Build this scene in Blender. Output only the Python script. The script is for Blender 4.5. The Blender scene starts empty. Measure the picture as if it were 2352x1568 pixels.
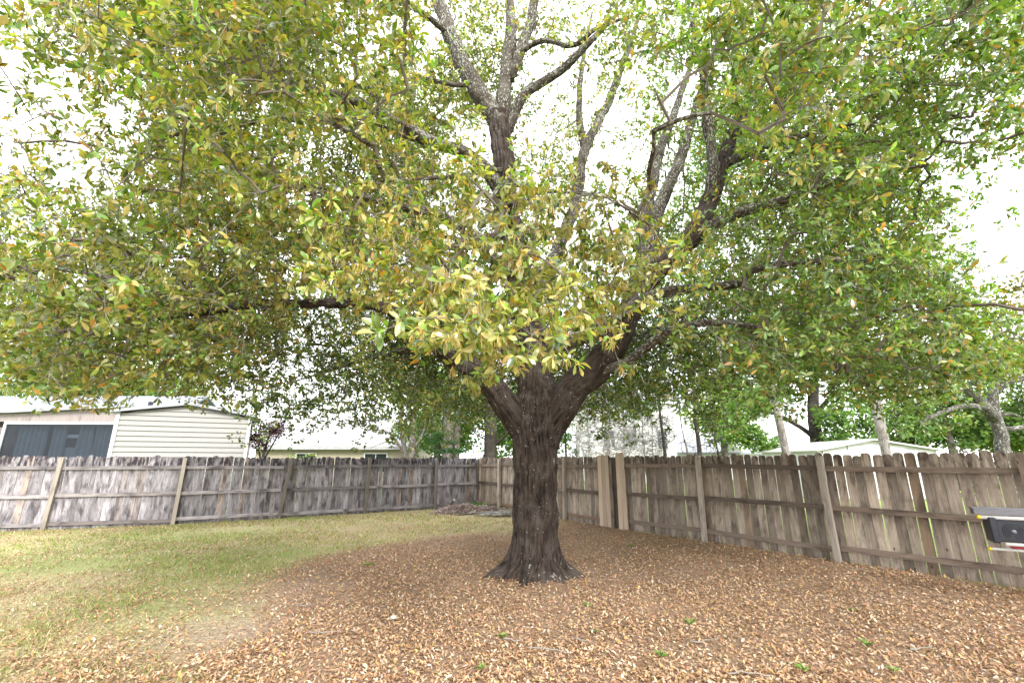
import bpy, math, random
import numpy as np
from mathutils import Matrix, Vector

# ------------------------------------------------------------------ camera, sky, sun, exposure
sc = bpy.context.scene
COL = sc.collection
PITCH = math.radians(14.7)
CAM_H = 1.70
cam_d = bpy.data.cameras.new("camera")
cam = bpy.data.objects.new("camera", cam_d)
COL.objects.link(cam)
cam.location = (0, 0, CAM_H)
cam.rotation_euler = (math.radians(90) + PITCH, 0, 0)
cam_d.lens = 16.0
cam_d.sensor_width = 36.0
cam_d.clip_start = 0.05
cam_d.clip_end = 2000
sc.camera = cam

SUN_EL, SUN_AZ = math.radians(40), math.radians(158)
world = bpy.data.worlds.new("World")
sc.world = world
world.use_nodes = True
wn = world.node_tree
for n in list(wn.nodes):
    wn.nodes.remove(n)
w_out = wn.nodes.new("ShaderNodeOutputWorld")
w_bg = wn.nodes.new("ShaderNodeBackground")
w_sky = wn.nodes.new("ShaderNodeTexSky")
w_sky.sky_type = 'NISHITA'
w_sky.sun_disc = False
w_sky.sun_elevation = SUN_EL
w_sky.sun_rotation = SUN_AZ
w_sky.air_density = 1.0
w_sky.dust_density = 4.0
w_mix = wn.nodes.new("ShaderNodeMix")
w_mix.data_type = 'RGBA'
w_mix.inputs[0].default_value = 0.90          # a closed white cloud layer over the blue
w_mix.inputs[7].default_value = (8.6, 8.7, 8.9, 1)
wn.links.new(w_sky.outputs[0], w_mix.inputs[6])
wn.links.new(w_mix.outputs[2], w_bg.inputs[0])
w_bg.inputs[1].default_value = 0.12
wn.links.new(w_bg.outputs[0], w_out.inputs[0])

sun_d = bpy.data.lights.new("sun", 'SUN')
sun_d.energy = 1.5
sun_d.angle = math.radians(22)
sun_d.color = (1.0, 0.97, 0.92)
sun = bpy.data.objects.new("sun", sun_d)
COL.objects.link(sun)
sdir = Vector((math.cos(SUN_EL) * math.sin(SUN_AZ), math.cos(SUN_EL) * math.cos(SUN_AZ), math.sin(SUN_EL)))
sun.rotation_euler = sdir.to_track_quat('Z', 'Y').to_euler()
sun.location = (0, 0, 30)

vs = sc.view_settings
vs.view_transform = 'Standard'
vs.look = 'None'
vs.exposure = 2.08
vs.gamma = 1.0
vs.use_curve_mapping = False
sc.render.engine = 'CYCLES'
sc.cycles.max_bounces = 8
sc.cycles.diffuse_bounces = 4
sc.cycles.transmission_bounces = 5
sc.cycles.transparent_max_bounces = 8
sc.cycles.use_denoising = True
sc.cycles.denoiser = 'OPENIMAGEDENOISE'
sc.cycles.denoising_input_passes = 'RGB_ALBEDO_NORMAL'
sc.cycles.denoising_prefilter = 'ACCURATE'

# ------------------------------------------------------------------ helpers
rng = np.random.default_rng(7)
random.seed(7)
CP, SP = math.cos(PITCH), math.sin(PITCH)
FPX = 16.0 / 36.0 * 2352.0

def P(u, v, y):
    """a place in the yard: where the sight line through (u, v) of the 2352-wide photo meets depth y"""
    xc, yc = (u - 1176.0) / FPX, (784.0 - v) / FPX
    t = y / (CP - yc * SP)
    return np.array((xc * t, y, CAM_H + t * (SP + yc * CP)))

def G(u, v):
    """the same on the ground"""
    xc, yc = (u - 1176.0) / FPX, (784.0 - v) / FPX
    t = CAM_H / -(SP + yc * CP)
    return np.array((xc * t, t * (CP - yc * SP)))

def project(p):
    """world points -> photo coordinates (u, v, distance along the axis)"""
    d = p - np.array((0, 0, CAM_H))
    zc = d[:, 1] * CP + d[:, 2] * SP
    yc = -d[:, 1] * SP + d[:, 2] * CP
    zs = np.where(zc > 0.05, zc, 0.05)
    return 1176 + FPX * d[:, 0] / zs, 784 - FPX * yc / zs, zc

def _hash(i, j, k, seed):
    h = (i.astype(np.int64) * 374761393 + j.astype(np.int64) * 668265263 + k.astype(np.int64) * 1274126177 + seed * 974711) & 0xffffffff
    h = ((h ^ (h >> 13)) * 1274126177) & 0xffffffff
    h = ((h ^ (h >> 16)) * 2246822519) & 0xffffffff
    return ((h ^ (h >> 15)) & 0xffff) / 65535.0

def vnoise(p, seed=0):
    p = np.asarray(p, dtype=float)
    f = np.floor(p)
    w = p - f
    w = w * w * (3 - 2 * w)
    i, j, k = f[:, 0].astype(np.int64), f[:, 1].astype(np.int64), f[:, 2].astype(np.int64)
    r = 0
    for a in (0, 1):
        wa = w[:, 0] if a else 1 - w[:, 0]
        for b in (0, 1):
            wb = w[:, 1] if b else 1 - w[:, 1]
            for c in (0, 1):
                wc = w[:, 2] if c else 1 - w[:, 2]
                r = r + wa * wb * wc * _hash(i + a, j + b, k + c, seed)
    return r

def noise2(x, y, s, seed=0, octaves=3):
    x, y = np.asarray(x, float), np.asarray(y, float)
    r, amp, tot = 0, 1.0, 0
    for o in range(octaves):
        q = np.stack([x.ravel() * s, y.ravel() * s, np.full(x.size, 3.7 * o)], 1)
        r = r + amp * vnoise(q, seed + o).reshape(x.shape)
        tot += amp
        amp *= 0.5
        s *= 2.1
    return r / tot

def mesh(name, verts, faces, mat, parent=None, smooth=True, col=None, kind=None, vec=None):
    """one mesh object; faces is an (n,3) or (n,4) array or a list of such arrays"""
    me = bpy.data.meshes.new(name)
    verts = np.asarray(verts, dtype=np.float32)
    fl = faces if isinstance(faces, (list, tuple)) and len(faces) and isinstance(faces[0], np.ndarray) and faces[0].ndim == 2 else [np.asarray(faces)]
    me.vertices.add(len(verts))
    me.vertices.foreach_set("co", verts.ravel())
    loops = np.concatenate([f.ravel() for f in fl]).astype(np.int32)
    sizes = np.concatenate([np.full(len(f), f.shape[1]) for f in fl]).astype(np.int32)
    starts = np.concatenate([[0], np.cumsum(sizes)[:-1]]).astype(np.int32)
    me.loops.add(len(loops))
    me.loops.foreach_set("vertex_index", loops)
    me.polygons.add(len(sizes))
    me.polygons.foreach_set("loop_start", starts)
    me.polygons.foreach_set("loop_total", sizes)
    me.polygons.foreach_set("use_smooth", np.full(len(sizes), bool(smooth)))
    me.update(calc_edges=True)
    if col is not None:
        at = me.attributes.new("Col", 'FLOAT_COLOR', 'POINT')
        c4 = np.ones((len(verts), 4), dtype=np.float32)
        c4[:, :3] = col
        at.data.foreach_set("color", c4.ravel())
    if vec is not None:
        at = me.attributes.new("bco", 'FLOAT_VECTOR', 'POINT')
        at.data.foreach_set("vector", np.asarray(vec, dtype=np.float32).ravel())
    me.materials.append(mat)
    return link(name, me, parent, kind)

def link(name, me, parent=None, kind=None):
    o = bpy.data.objects.new(name, me)
    COL.objects.link(o)
    if parent is not None:
        o.parent = parent
    if kind:
        o["kind"] = kind
    return o

def thing(name, label, cat, loc=(0, 0, 0), rotz=0.0, group=None):
    o = bpy.data.objects.new(name, None)
    o.empty_display_size = 0.2
    COL.objects.link(o)
    o.location = loc
    o.rotation_euler = (0, 0, rotz)
    tag(o, label, cat, group)
    return o

def tag(o, label, cat, group=None):
    o["label"] = label
    o["category"] = cat
    if group:
        o["group"] = group
    return o

class MB:
    """collects boxes and tubes into one mesh"""
    def __init__(s):
        s.v, s.q, s.n = [], [], 0
    def add(s, v, q):
        s.v.append(np.asarray(v, float)); s.q.append(np.asarray(q) + s.n); s.n += len(v)
        return s
    def box(s, x0, x1, y0, y1, z0, z1):
        v = [(x, y, z) for z in (z0, z1) for y in (y0, y1) for x in (x0, x1)]
        q = [(0, 2, 3, 1), (4, 5, 7, 6), (0, 1, 5, 4), (2, 6, 7, 3), (0, 4, 6, 2), (1, 3, 7, 5)]
        return s.add(v, q)
    def prism(s, pts, y0, y1):
        """outline pts [(x, z)...] counter-clockwise seen from -y, pushed from y0 to y1 (quads only round the side + fan)"""
        n = len(pts)
        v = [(x, y0, z) for x, z in pts] + [(x, y1, z) for x, z in pts]
        q = [(i, i + n, (i + 1) % n + n, (i + 1) % n) for i in range(n)]
        for i in range(1, n - 1, 2):
            c = min(i + 2, n - 1)
            q.append((0, i, i + 1, c) if c > i + 1 else (0, i, i + 1, i + 1))
            q.append((n, c + n, i + 1 + n, i + n) if c > i + 1 else (n, i + 1 + n, i + n, i + n))
        q = [f for f in q]
        return s.add(v, q)
    def band(s, low, high, y0, y1):
        """bent slab: low and high are matching [(x, z)...] edges, pushed from y0 to y1"""
        n = len(low)
        v = [(x, y, z) for y in (y0, y1) for e in (low, high) for x, z in e]
        q = []
        for i in range(n - 1):
            a, b, c, d = i, n + i, 2 * n + i, 3 * n + i
            q += [(a, a + 1, b + 1, b), (c, d, d + 1, c + 1), (b, b + 1, d + 1, d), (a, c, c + 1, a + 1)]
        q += [(0, n, 3 * n, 2 * n), (n - 1, 3 * n - 1, 4 * n - 1, 2 * n - 1)]
        return s.add(v, q)
    def tube(s, pts, rad, sides=8, cap=True):
        v, q = tube(pts, rad, sides, cap)
        return s.add(v, q)
    def arrays(s):
        q = np.concatenate(s.q)
        bad = q[:, 2] == q[:, 3]
        return np.concatenate(s.v), [f for f in (q[~bad], q[bad][:, :3]) if len(f)]
    def build(s, name, mat, parent=None, smooth=False, bevel=0.0, kind=None):
        v, f = s.arrays()
        o = mesh(name, v, f, mat, parent, smooth, kind=kind)
        if bevel:
            m = o.modifiers.new("bevel", 'BEVEL')
            m.width = bevel; m.segments = 1; m.limit_method = 'ANGLE'
        return o

def tube(pts, rad, sides=8, cap=True):
    pts = np.asarray(pts, float)
    rad = np.broadcast_to(np.asarray(rad, float), (len(pts),))
    tan = np.gradient(pts, axis=0)
    tan /= np.linalg.norm(tan, axis=1)[:, None] + 1e-9
    a = np.array((1.0, 0, 0)) if abs(tan[0][0]) < 0.8 else np.array((0, 1.0, 0))
    N = np.zeros_like(pts)
    n = a
    for i in range(len(pts)):
        n = n - tan[i] * np.dot(n, tan[i])
        n /= np.linalg.norm(n) + 1e-9
        N[i] = n
    B = np.cross(tan, N)
    th = np.arange(sides) * 2 * np.pi / sides
    v = pts[:, None, :] + rad[:, None, None] * (np.cos(th)[None, :, None] * N[:, None, :] + np.sin(th)[None, :, None] * B[:, None, :])
    v = v.reshape(-1, 3)
    m = len(pts)
    i = np.arange(m - 1)[:, None] * sides
    j = np.arange(sides)[None, :]
    q = np.stack([i + j, i + (j + 1) % sides, i + sides + (j + 1) % sides, i + sides + j], -1).reshape(-1, 4)
    if cap:
        e = len(v)
        v = np.vstack([v, pts[:1], pts[-1:]])
        jj = np.arange(sides)
        q0 = np.stack([np.full(sides, e), (jj + 1) % sides, jj, jj], 1)
        b = (m - 1) * sides
        q1 = np.stack([np.full(sides, e + 1), b + jj, b + (jj + 1) % sides, b + (jj + 1) % sides], 1)
        q = np.vstack([q, q0, q1])
    return v, q

def spline(pts, step=0.12):
    """Catmull-Rom through the rows of pts (any width), resampled about every step metres"""
    p = np.asarray(pts, float)
    p = np.vstack([2 * p[0] - p[1], p, 2 * p[-1] - p[-2]])
    out = []
    for i in range(1, len(p) - 2):
        L = np.linalg.norm(p[i + 1][:3] - p[i][:3])
        n = max(2, int(L / step))
        t = np.linspace(0, 1, n, endpoint=False)[:, None]
        a, b, c, d = p[i - 1], p[i], p[i + 1], p[i + 2]
        out.append(0.5 * ((2 * b) + (-a + c) * t + (2 * a - 5 * b + 4 * c - d) * t * t + (-a + 3 * b - 3 * c + d) * t ** 3))
    out.append(p[-2:-1])
    return np.vstack(out)

# ------------------------------------------------------------------ materials
class NT:
    def __init__(s, name):
        s.m = bpy.data.materials.new(name)
        s.m.use_nodes = True
        s.t = s.m.node_tree
        s.t.nodes.clear()
        s.out = s.t.nodes.new("ShaderNodeOutputMaterial")
    def n(s, kind, **kw):
        nd = s.t.nodes.new("ShaderNode" + kind)
        for k, v in kw.items():
            setattr(nd, k, v)
        return nd
    def l(s, a, b):
        s.t.links.new(a, b)
    def set(s, nd, **kw):
        for k, v in kw.items():
            nd.inputs[k].default_value = v
        return nd
    def principled(s, **kw):
        b = s.n("BsdfPrincipled")
        for k, v in kw.items():
            k = k.replace("_", " ")
            if k in b.inputs:
                b.inputs[k].default_value = v
        s.l(b.outputs[0], s.out.inputs[0])
        return b
    def noise(s, vec=None, scale=5.0, detail=4.0, rough=0.55, dist=0.0, dim='3D'):
        nd = s.n("TexNoise", noise_dimensions=dim)
        nd.inputs["Scale"].default_value = scale
        nd.inputs["Detail"].default_value = detail
        nd.inputs["Roughness"].default_value = rough
        nd.inputs["Distortion"].default_value = dist
        if vec is not None:
            s.l(vec, nd.inputs["Vector"])
        return nd
    def mapping(s, vec, scale=(1, 1, 1), loc=None):
        nd = s.n("Mapping")
        nd.inputs["Scale"].default_value = scale
        s.l(vec, nd.inputs["Vector"])
        if loc is not None:
            s.l(loc, nd.inputs["Location"])
        return nd.outputs[0]
    def ramp(s, fac, stops):
        r = s.n("ValToRGB")
        e = r.color_ramp.elements
        while len(e) > len(stops):
            e.remove(e[-1])
        while len(e) < len(stops):
            e.new(0.5)
        for el, (p, c) in zip(e, stops):
            el.position = p
            el.color = (c, c, c, 1) if not hasattr(c, "__len__") else (*c, 1)
        s.l(fac, r.inputs[0])
        return r.outputs[0]
    def mix(s, fac, a, b, mode='MIX'):
        m = s.n("Mix", data_type='RGBA', blend_type=mode)
        for sock, x in ((m.inputs[0], fac), (m.inputs[6], a), (m.inputs[7], b)):
            if hasattr(x, "is_linked"):
                s.l(x, sock)
            elif hasattr(x, "__len__"):
                sock.default_value = (*x, 1)
            else:
                sock.default_value = x if sock == m.inputs[0] else (x, x, x, 1)
        return m.outputs[2]
    def bump(s, h, strength=0.3, dist=0.01):
        b = s.n("Bump")
        b.inputs["Strength"].default_value = strength
        b.inputs["Distance"].default_value = dist
        s.l(h, b.inputs["Height"])
        return b.outputs[0]

def plain(name, col, rough=0.6, metal=0.0, spec=0.4, var=0.12, scale=6.0):
    t = NT(name)
    b = t.principled(Roughness=rough, Metallic=metal)
    b.inputs["Specular IOR Level"].default_value = spec
    co = t.n("TexCoord").outputs["Object"]
    nz = t.noise(co, scale, 5)
    f = t.ramp(nz.outputs[0], [(0.3, 1 - var), (0.7, 1 + var)])
    t.l(t.mix(1.0, col, f, 'MULTIPLY'), b.inputs["Base Color"])
    t.l(t.ramp(nz.outputs[0], [(0.2, max(0.02, rough - 0.1)), (0.8, min(1, rough + 0.1))]), b.inputs["Roughness"])
    return t.m

def leaf_mat(name, trans=0.42, rough=0.38, spec=0.5, tboost=(1.35, 1.5, 0.55)):
    t = NT(name)
    c = t.n("Attribute", attribute_name="Col").outputs["Color"]
    b = t.principled(Roughness=rough)
    b.inputs["Specular IOR Level"].default_value = spec
    co = t.n("TexCoord").outputs["Object"]
    nz = t.noise(co, 22.0, 2)
    f = t.ramp(nz.outputs[0], [(0.3, 0.86), (0.7, 1.12)])
    cc = t.mix(1.0, c, f, 'MULTIPLY')
    t.l(cc, b.inputs["Base Color"])
    tr = t.n("BsdfTranslucent")
    t.l(t.mix(1.0, cc, tboost, 'MULTIPLY'), tr.inputs["Color"])
    mx = t.n("MixShader")
    mx.inputs[0].default_value = trans
    t.l(b.outputs[0], mx.inputs[1]); t.l(tr.outputs[0], mx.inputs[2])
    t.l(mx.outputs[0], t.out.inputs[0])
    return t.m

def bark_mat(name, dark, mid, light, lichen, scale=1.0, lichen_amt=0.58, vertical=0.16):
    """plates and furrows running along local z, with pale lichen flecks"""
    t = NT(name)
    co = t.n("Attribute", attribute_name="bco").outputs["Vector"]
    st = t.mapping(co, (1, 1, vertical))
    n1 = t.noise(st, 22 * scale, 6, 0.62, 0.6)
    n2 = t.noise(co, 3.2 * scale, 4, 0.6)
    base = t.mix(t.ramp(n1.outputs[0], [(0.36, 0.0), (0.62, 1.0)]), dark, mid)
    base = t.mix(t.ramp(n2.outputs[0], [(0.45, 0.0), (0.7, 0.8)]), base, light)
    st2 = t.mapping(co, (1, 1, 0.42))
    n3 = t.noise(st2, 34 * scale, 3, 0.55)
    n4 = t.noise(co, 2.1 * scale, 3, 0.6)
    am = t.n("Math", operation='ADD')
    t.l(n3.outputs[0], am.inputs[0])
    t.l(t.ramp(n4.outputs[0], [(0.3, 0.0), (0.75, 0.14)]), am.inputs[1])
    lm = t.ramp(am.outputs[0], [(lichen_amt + 0.06, 0.0), (lichen_amt + 0.12, 0.9)])
    base = t.mix(lm, base, lichen)
    b = t.principled(Roughness=0.92)
    b.inputs["Specular IOR Level"].default_value = 0.2
    t.l(base, b.inputs["Base Color"])
    t.l(t.bump(n1.outputs[0], 1.0, 0.035), b.inputs["Normal"])
    return t.m

def wood_mat(name, dark, mid, light, stain, stain_amt=0.5, top_stain=True, warm=(0.26, 0.15, 0.08), warm_amt=0.12):
    """weathered board: grain along local z, per-board tone, mildew stains"""
    t = NT(name)
    co = t.n("TexCoord").outputs["Object"]
    rnd = t.n("ObjectInfo").outputs["Random"]
    cx = t.n("CombineXYZ")
    mu = t.n("Math", operation='MULTIPLY'); mu.inputs[1].default_value = 37.0
    t.l(rnd, mu.inputs[0]); t.l(mu.outputs[0], cx.inputs[0]); t.l(mu.outputs[0], cx.inputs[2])
    v1 = t.mapping(co, (1, 1, 0.05), cx.outputs[0])
    g = t.noise(v1, 60, 5, 0.6, 0.3)
    v2 = t.mapping(co, (1, 1, 0.35), cx.outputs[0])
    s = t.noise(v2, 5.0, 5, 0.62, 0.4)
    base = t.mix(t.ramp(g.outputs[0], [(0.3, 0.0), (0.72, 1.0)]), mid, light)
    tone = t.ramp(rnd, [(0.0, 0.5), (0.3, 0.85), (0.7, 1.08), (1.0, 1.42)])
    base = t.mix(1.0, base, tone, 'MULTIPLY')
    # a few boards stay warm brown
    r2 = t.n("Math", operation='FRACT')
    m2 = t.n("Math", operation='MULTIPLY'); m2.inputs[1].default_value = 91.7
    t.l(rnd, m2.inputs[0]); t.l(m2.outputs[0], r2.inputs[0])
    wm = t.ramp(r2.outputs[0], [(1 - warm_amt - 0.05, 0.0), (1 - warm_amt * 0.4, 0.55)])
    base = t.mix(wm, base, warm)
    sm = t.ramp(s.outputs[0], [(0.62 - 0.28 * stain_amt, 0.0), (0.80 - 0.22 * stain_amt, 0.85)])
    if top_stain:
        sep = t.n("SeparateXYZ"); t.l(co, sep.inputs[0])
        # mildew gathers on the free ends above the top rail and over the middle rail
        zr = t.n("MapRange"); zr.inputs[1].default_value = 0.0; zr.inputs[2].default_value = 1.9
        t.l(sep.outputs[2], zr.inputs[0])
        prof = t.ramp(zr.outputs[0], [(0.0, 0.55), (0.09, 0.35), (0.25, 0.08), (0.36, 0.3), (0.43, 0.62), (0.47, 0.3), (0.58, 0.05), (0.72, 0.35), (0.80, 0.6), (0.86, 0.8), (1.0, 0.8)])
        n5 = t.noise(v2, 9.0, 4, 0.6)
        n5r = t.ramp(n5.outputs[0], [(0.34, 0.0), (0.60, 1.0)])
        mm = t.n("Math", operation='MULTIPLY'); t.l(prof, mm.inputs[0]); t.l(n5r, mm.inputs[1])
        m3 = t.n("Math", operation='MULTIPLY'); m3.inputs[1].default_value = 0.7 + 0.9 * stain_amt
        t.l(mm.outputs[0], m3.inputs[0])
        mx = t.n("Math", operation='MAXIMUM', use_clamp=True); t.l(m3.outputs[0], mx.inputs[0]); t.l(sm, mx.inputs[1])
        sm = mx.outputs[0]
    base = t.mix(sm, base, stain)
    # knots
    vo = t.n("TexVoronoi"); vo.inputs["Scale"].default_value = 3.1
    t.l(t.mapping(co, (1.6, 1, 0.9), cx.outputs[0]), vo.inputs["Vector"])
    kn = t.ramp(vo.outputs["Distance"], [(0.055, 0.75), (0.085, 0.0)])
    base = t.mix(kn, base, dark)
    b = t.principled(Roughness=0.88)
    b.inputs["Specular IOR Level"].default_value = 0.25
    t.l(base, b.inputs["Base Color"])
    t.l(t.bump(g.outputs[0], 0.5, 0.004), b.inputs["Normal"])
    return t.m

M_BARK = bark_mat("oak_bark", (0.008, 0.006, 0.005), (0.056, 0.040, 0.032), (0.085, 0.070, 0.061), (0.25, 0.25, 0.235), 1.35, 0.655)
M_BARK_UP = bark_mat("upper_bark", (0.028, 0.021, 0.016), (0.075, 0.058, 0.045), (0.125, 0.112, 0.095), (0.30, 0.31, 0.27), 1.3, 0.55, 0.8)
M_TWIG = plain("twig", (0.12, 0.10, 0.082), 0.9, var=0.3)
M_PALE_TWIG = plain("pale_twig", (0.22, 0.205, 0.18), 0.9, var=0.25)
M_LEAF = leaf_mat("oak_leaf", 0.36, 0.27, 0.9, (1.5, 1.65, 0.55))
M_LITTER = leaf_mat("dry_leaf", 0.12, 0.6, 0.3, (1.2, 1.0, 0.8))
M_FAR_LEAF = leaf_mat("far_leaf", 0.45, 0.5, 0.3)
M_BLADE = leaf_mat("grass_blade", 0.35, 0.55, 0.3, (1.2, 1.3, 0.6))
M_CATKIN = leaf_mat("catkin", 0.3, 0.7, 0.15, (1.1, 1.0, 0.7))

# ------------------------------------------------------------------ layout of the yard
LEFT_POSTS = [np.array(p) for p in ((-14.55, 11.55), (-11.95, 12.48), (-9.38, 13.45), (-7.17, 14.86), (-5.0, 16.3), (-2.88, 17.7), (-1.42, 19.15))]
RIGHT_POSTS = [np.array(p) for p in ((-1.42, 19.15), (-0.40, 18.05), (0.72, 16.15), (1.66, 14.5))]
GATE_A, GATE_B = np.array((1.66, 14.5)), np.array((2.66, 12.82))
RIGHT2_POSTS = [np.array(p) for p in ((2.80, 12.60), (4.27, 10.72), (5.74, 8.66), (7.21, 6.63), (8.6, 4.6))]
TREE = np.array((0.36, 7.56))

def poly_inside(x, y, poly):
    inside = np.zeros(np.shape(x), bool)
    n = len(poly)
    for i in range(n):
        (x0, y0), (x1, y1) = poly[i], poly[(i + 1) % n]
        c = (y0 > y) != (y1 > y)
        with np.errstate(divide='ignore', invalid='ignore'):
            inside ^= c & (x < (x1 - x0) * (y - y0) / (y1 - y0 + 1e-12) + x0)
    return inside

def poly_dist(x, y, line):
    d = np.full(np.shape(x), 1e9)
    for (x0, y0), (x1, y1) in zip(line[:-1], line[1:]):
        dx, dy = x1 - x0, y1 - y0
        t = np.clip(((x - x0) * dx + (y - y0) * dy) / (dx * dx + dy * dy), 0, 1)
        d = np.minimum(d, np.hypot(x - x0 - t * dx, y - y0 - t * dy))
    return d

YARD = [tuple(p) for p in LEFT_POSTS] + [tuple(p) for p in RIGHT_POSTS[1:]] + [tuple(p) for p in RIGHT2_POSTS] + [(12, -20), (-30, -20), (-30, 6)]
EDGE = [tuple(G(u, v)) for u, v in ((330, 1800), (400, 1568), (430, 1470), (520, 1385), (600, 1335), (720, 1292), (850, 1258), (1000, 1232), (1180, 1222), (1290, 1206))]
EDGE = [(-3.2, -6.0)] + EDGE + [(1.6, 14.6)]
LITTER_POLY = EDGE + [(2.7, 12.8), (4.3, 10.7), (5.75, 8.65), (7.2, 6.6), (12, -2), (12, -6)]

def masks(x, y):
    x, y = np.asarray(x, float), np.asarray(y, float)
    sd = poly_dist(x, y, EDGE) * np.where(poly_inside(x, y, LITTER_POLY), 1, -1)
    n = noise2(x, y, 0.9, 11, 4) - 0.5
    soft = np.clip(0.3 + 0.14 * np.maximum(0, 9.5 - y), 0.3, 1.1)
    lit = np.clip(0.5 + (sd + 1.5 * n * soft * 1.6) / (2 * soft), 0, 1)
    lit = np.where(poly_dist(x, y, EDGE) > 6, np.where(sd > 0, 1, 0), lit)
    yard = poly_inside(x, y, YARD)
    lit = lit * yard
    s1, s2 = G(500, 1450), G(640, 1355)
    sand = np.exp(-(((x - s1[0]) / 0.60) ** 2 + ((y - s1[1]) / 0.62) ** 2) ** 1.5) + 0.55 * np.exp(-(((x - s2[0]) / 0.7) ** 2 + ((y - s2[1]) / 0.8) ** 2))
    sand = np.clip(sand * (0.45 + 1.3 * noise2(x, y, 2.6, 31, 3)), 0, 1) * yard
    return lit, sand, yard

# ------------------------------------------------------------------ ground
def axis(lo, a, b, hi, fine):
    out = np.concatenate([-np.geomspace(1, abs(lo - a), 14)[::-1] + a, np.arange(a, b, fine), b + np.geomspace(1, hi - b, 14)])
    return out
gx, gy = axis(-420, -15.5, 9.5, 420, 0.14), axis(-60, 2.5, 20.5, 700, 0.14)
XX, YY = np.meshgrid(gx, gy)
lit, sand, yard = masks(XX, YY)
n1 = noise2(XX, YY, 1.3, 5, 4)
n2 = noise2(XX, YY, 0.45, 6, 3)
green = np.clip((n2 - 0.46) * 2.6 + 0.35 * (-XX - 4) / 5, 0, 1)
c_dry, c_green = np.array((0.31, 0.26, 0.15)), np.array((0.23, 0.26, 0.095))
c_soil, c_sand = np.array((0.235, 0.160, 0.11)), np.array((0.29, 0.225, 0.195))
gc = c_dry * (1 - green[..., None]) + c_green * green[..., None]
gc = gc * (1 - lit[..., None]) + c_soil * lit[..., None]
gc = gc * (1 - 0.5 * sand[..., None]) + c_sand * 0.5 * sand[..., None]
out_g = np.array((0.16, 0.22, 0.06)) * (0.7 + 0.6 * n2[..., None])
gc = np.where(yard[..., None], gc, out_g) * (0.75 + 0.5 * n1[..., None])
ny, nx = XX.shape
zz = np.where(np.hypot(XX - TREE[0], YY - TREE[1]) < 30, 0.025 * (noise2(XX, YY, 0.5, 77, 2) - 0.5), 0)
root_r = np.hypot(XX - TREE[0], YY - TREE[1])
zz = zz + 0.05 * np.exp(-(root_r / 0.9) ** 2)
gv = np.stack([XX, YY, zz], -1).reshape(-1, 3)
ii = (np.arange(ny - 1)[:, None] * nx + np.arange(nx - 1)[None, :]).ravel()
gf = np.stack([ii, ii + 1, ii + nx + 1, ii + nx], 1)
t = NT("yard_ground")
b = t.principled(Roughness=0.95)
b.inputs["Specular IOR Level"].default_value = 0.15
co = t.n("TexCoord").outputs["Object"]
ga = t.noise(co, 28, 6, 0.7)
gb = t.noise(co, 110, 3, 0.6)
base = t.mix(1.0, t.n("Attribute", attribute_name="Col").outputs["Color"], t.ramp(ga.outputs[0], [(0.28, 0.5), (0.72, 1.5)]), 'MULTIPLY')
base = t.mix(1.0, base, t.ramp(gb.outputs[0], [(0.3, 0.7), (0.7, 1.3)]), 'MULTIPLY')
t.l(base, b.inputs["Base Color"])
t.l(t.bump(gb.outputs[0], 0.7, 0.02), b.inputs["Normal"])
ground = mesh("ground", gv, gf, t.m, None, True, gc.reshape(-1, 3), "structure")
tag(ground, "backyard ground of thin lawn, sandy soil and leaf-covered dirt", "ground")

def ground_z(x, y):
    return 0.025 * (noise2(x, y, 0.5, 77, 2) - 0.5) + 0.05 * np.exp(-(np.hypot(x - TREE[0], y - TREE[1]) / 0.9) ** 2)

# ------------------------------------------------------------------ leaf builders
# template rows: along, across, lift
LEAF_LO_V = np.array([(0, 0, 0), (0.38, -0.36, 0.05), (0.38, 0.36, 0.05), (0.74, -0.46, 0.03), (0.74, 0.46, 0.03), (1.0, 0, -0.06)])
LEAF_LO_F = np.array([(0, 1, 2), (1, 3, 4), (1, 4, 2), (3, 5, 4)])
def leaf_hi(curl=0.15, fold=0.25, n=7):
    s = np.linspace(0, 1, n)
    w = 0.5 * np.sin(np.pi * np.clip(s, 0, 1) ** 1.15) ** 0.8 * (0.75 + 0.35 * s)
    w[0] = 0.02
    w[-1] = 0.01
    v = []
    for a, ww in zip(s, w):
        z = -curl * a * a + 0.05 * math.sin(a * 5)
        v += [(a, -ww, z + fold * ww), (a, 0, z), (a, ww, z + fold * ww)]
    v.append((-0.12, 0, 0.01))
    f = []
    for i in range(n - 1):
        k = 3 * i
        f += [(k, k + 3, k + 4, k + 1), (k + 1, k + 4, k + 5, k + 2)]
    return np.array(v), np.array(f)

def scatter_leaves(p, d, up, L, W, tv, tf):
    s = np.cross(up, d); s /= np.linalg.norm(s, axis=1)[:, None] + 1e-9
    n = np.cross(d, s)
    v = p[:, None, :] + (L[:, None] * tv[None, :, 0])[..., None] * d[:, None, :] \
        + (W[:, None] * tv[None, :, 1])[..., None] * s[:, None, :] + (L[:, None] * tv[None, :, 2])[..., None] * n[:, None, :]
    k = len(tv)
    f = tf[None, :, :] + (np.arange(len(p)) * k)[:, None, None]
    return v.reshape(-1, 3), f.reshape(-1, tf.shape[1])

def unit(a):
    return a / (np.linalg.norm(a, axis=-1, keepdims=True) + 1e-9)

def basis(p, d, up, L, W):
    s = unit(np.cross(up, d)); n = np.cross(d, s)
    m = Matrix.Identity(4)
    for r in range(3):
        m[r][0] = d[r] * L; m[r][1] = s[r] * W; m[r][2] = n[r] * L; m[r][3] = p[r]
    return m

def pick(n, palette, weights):
    w = np.array(weights, float); w /= w.sum()
    c = np.array(palette)[rng.choice(len(palette), n, p=w)]
    return c * rng.uniform(0.72, 1.3, (n, 1)) * rng.uniform(0.92, 1.08, (n, 3))

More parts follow.
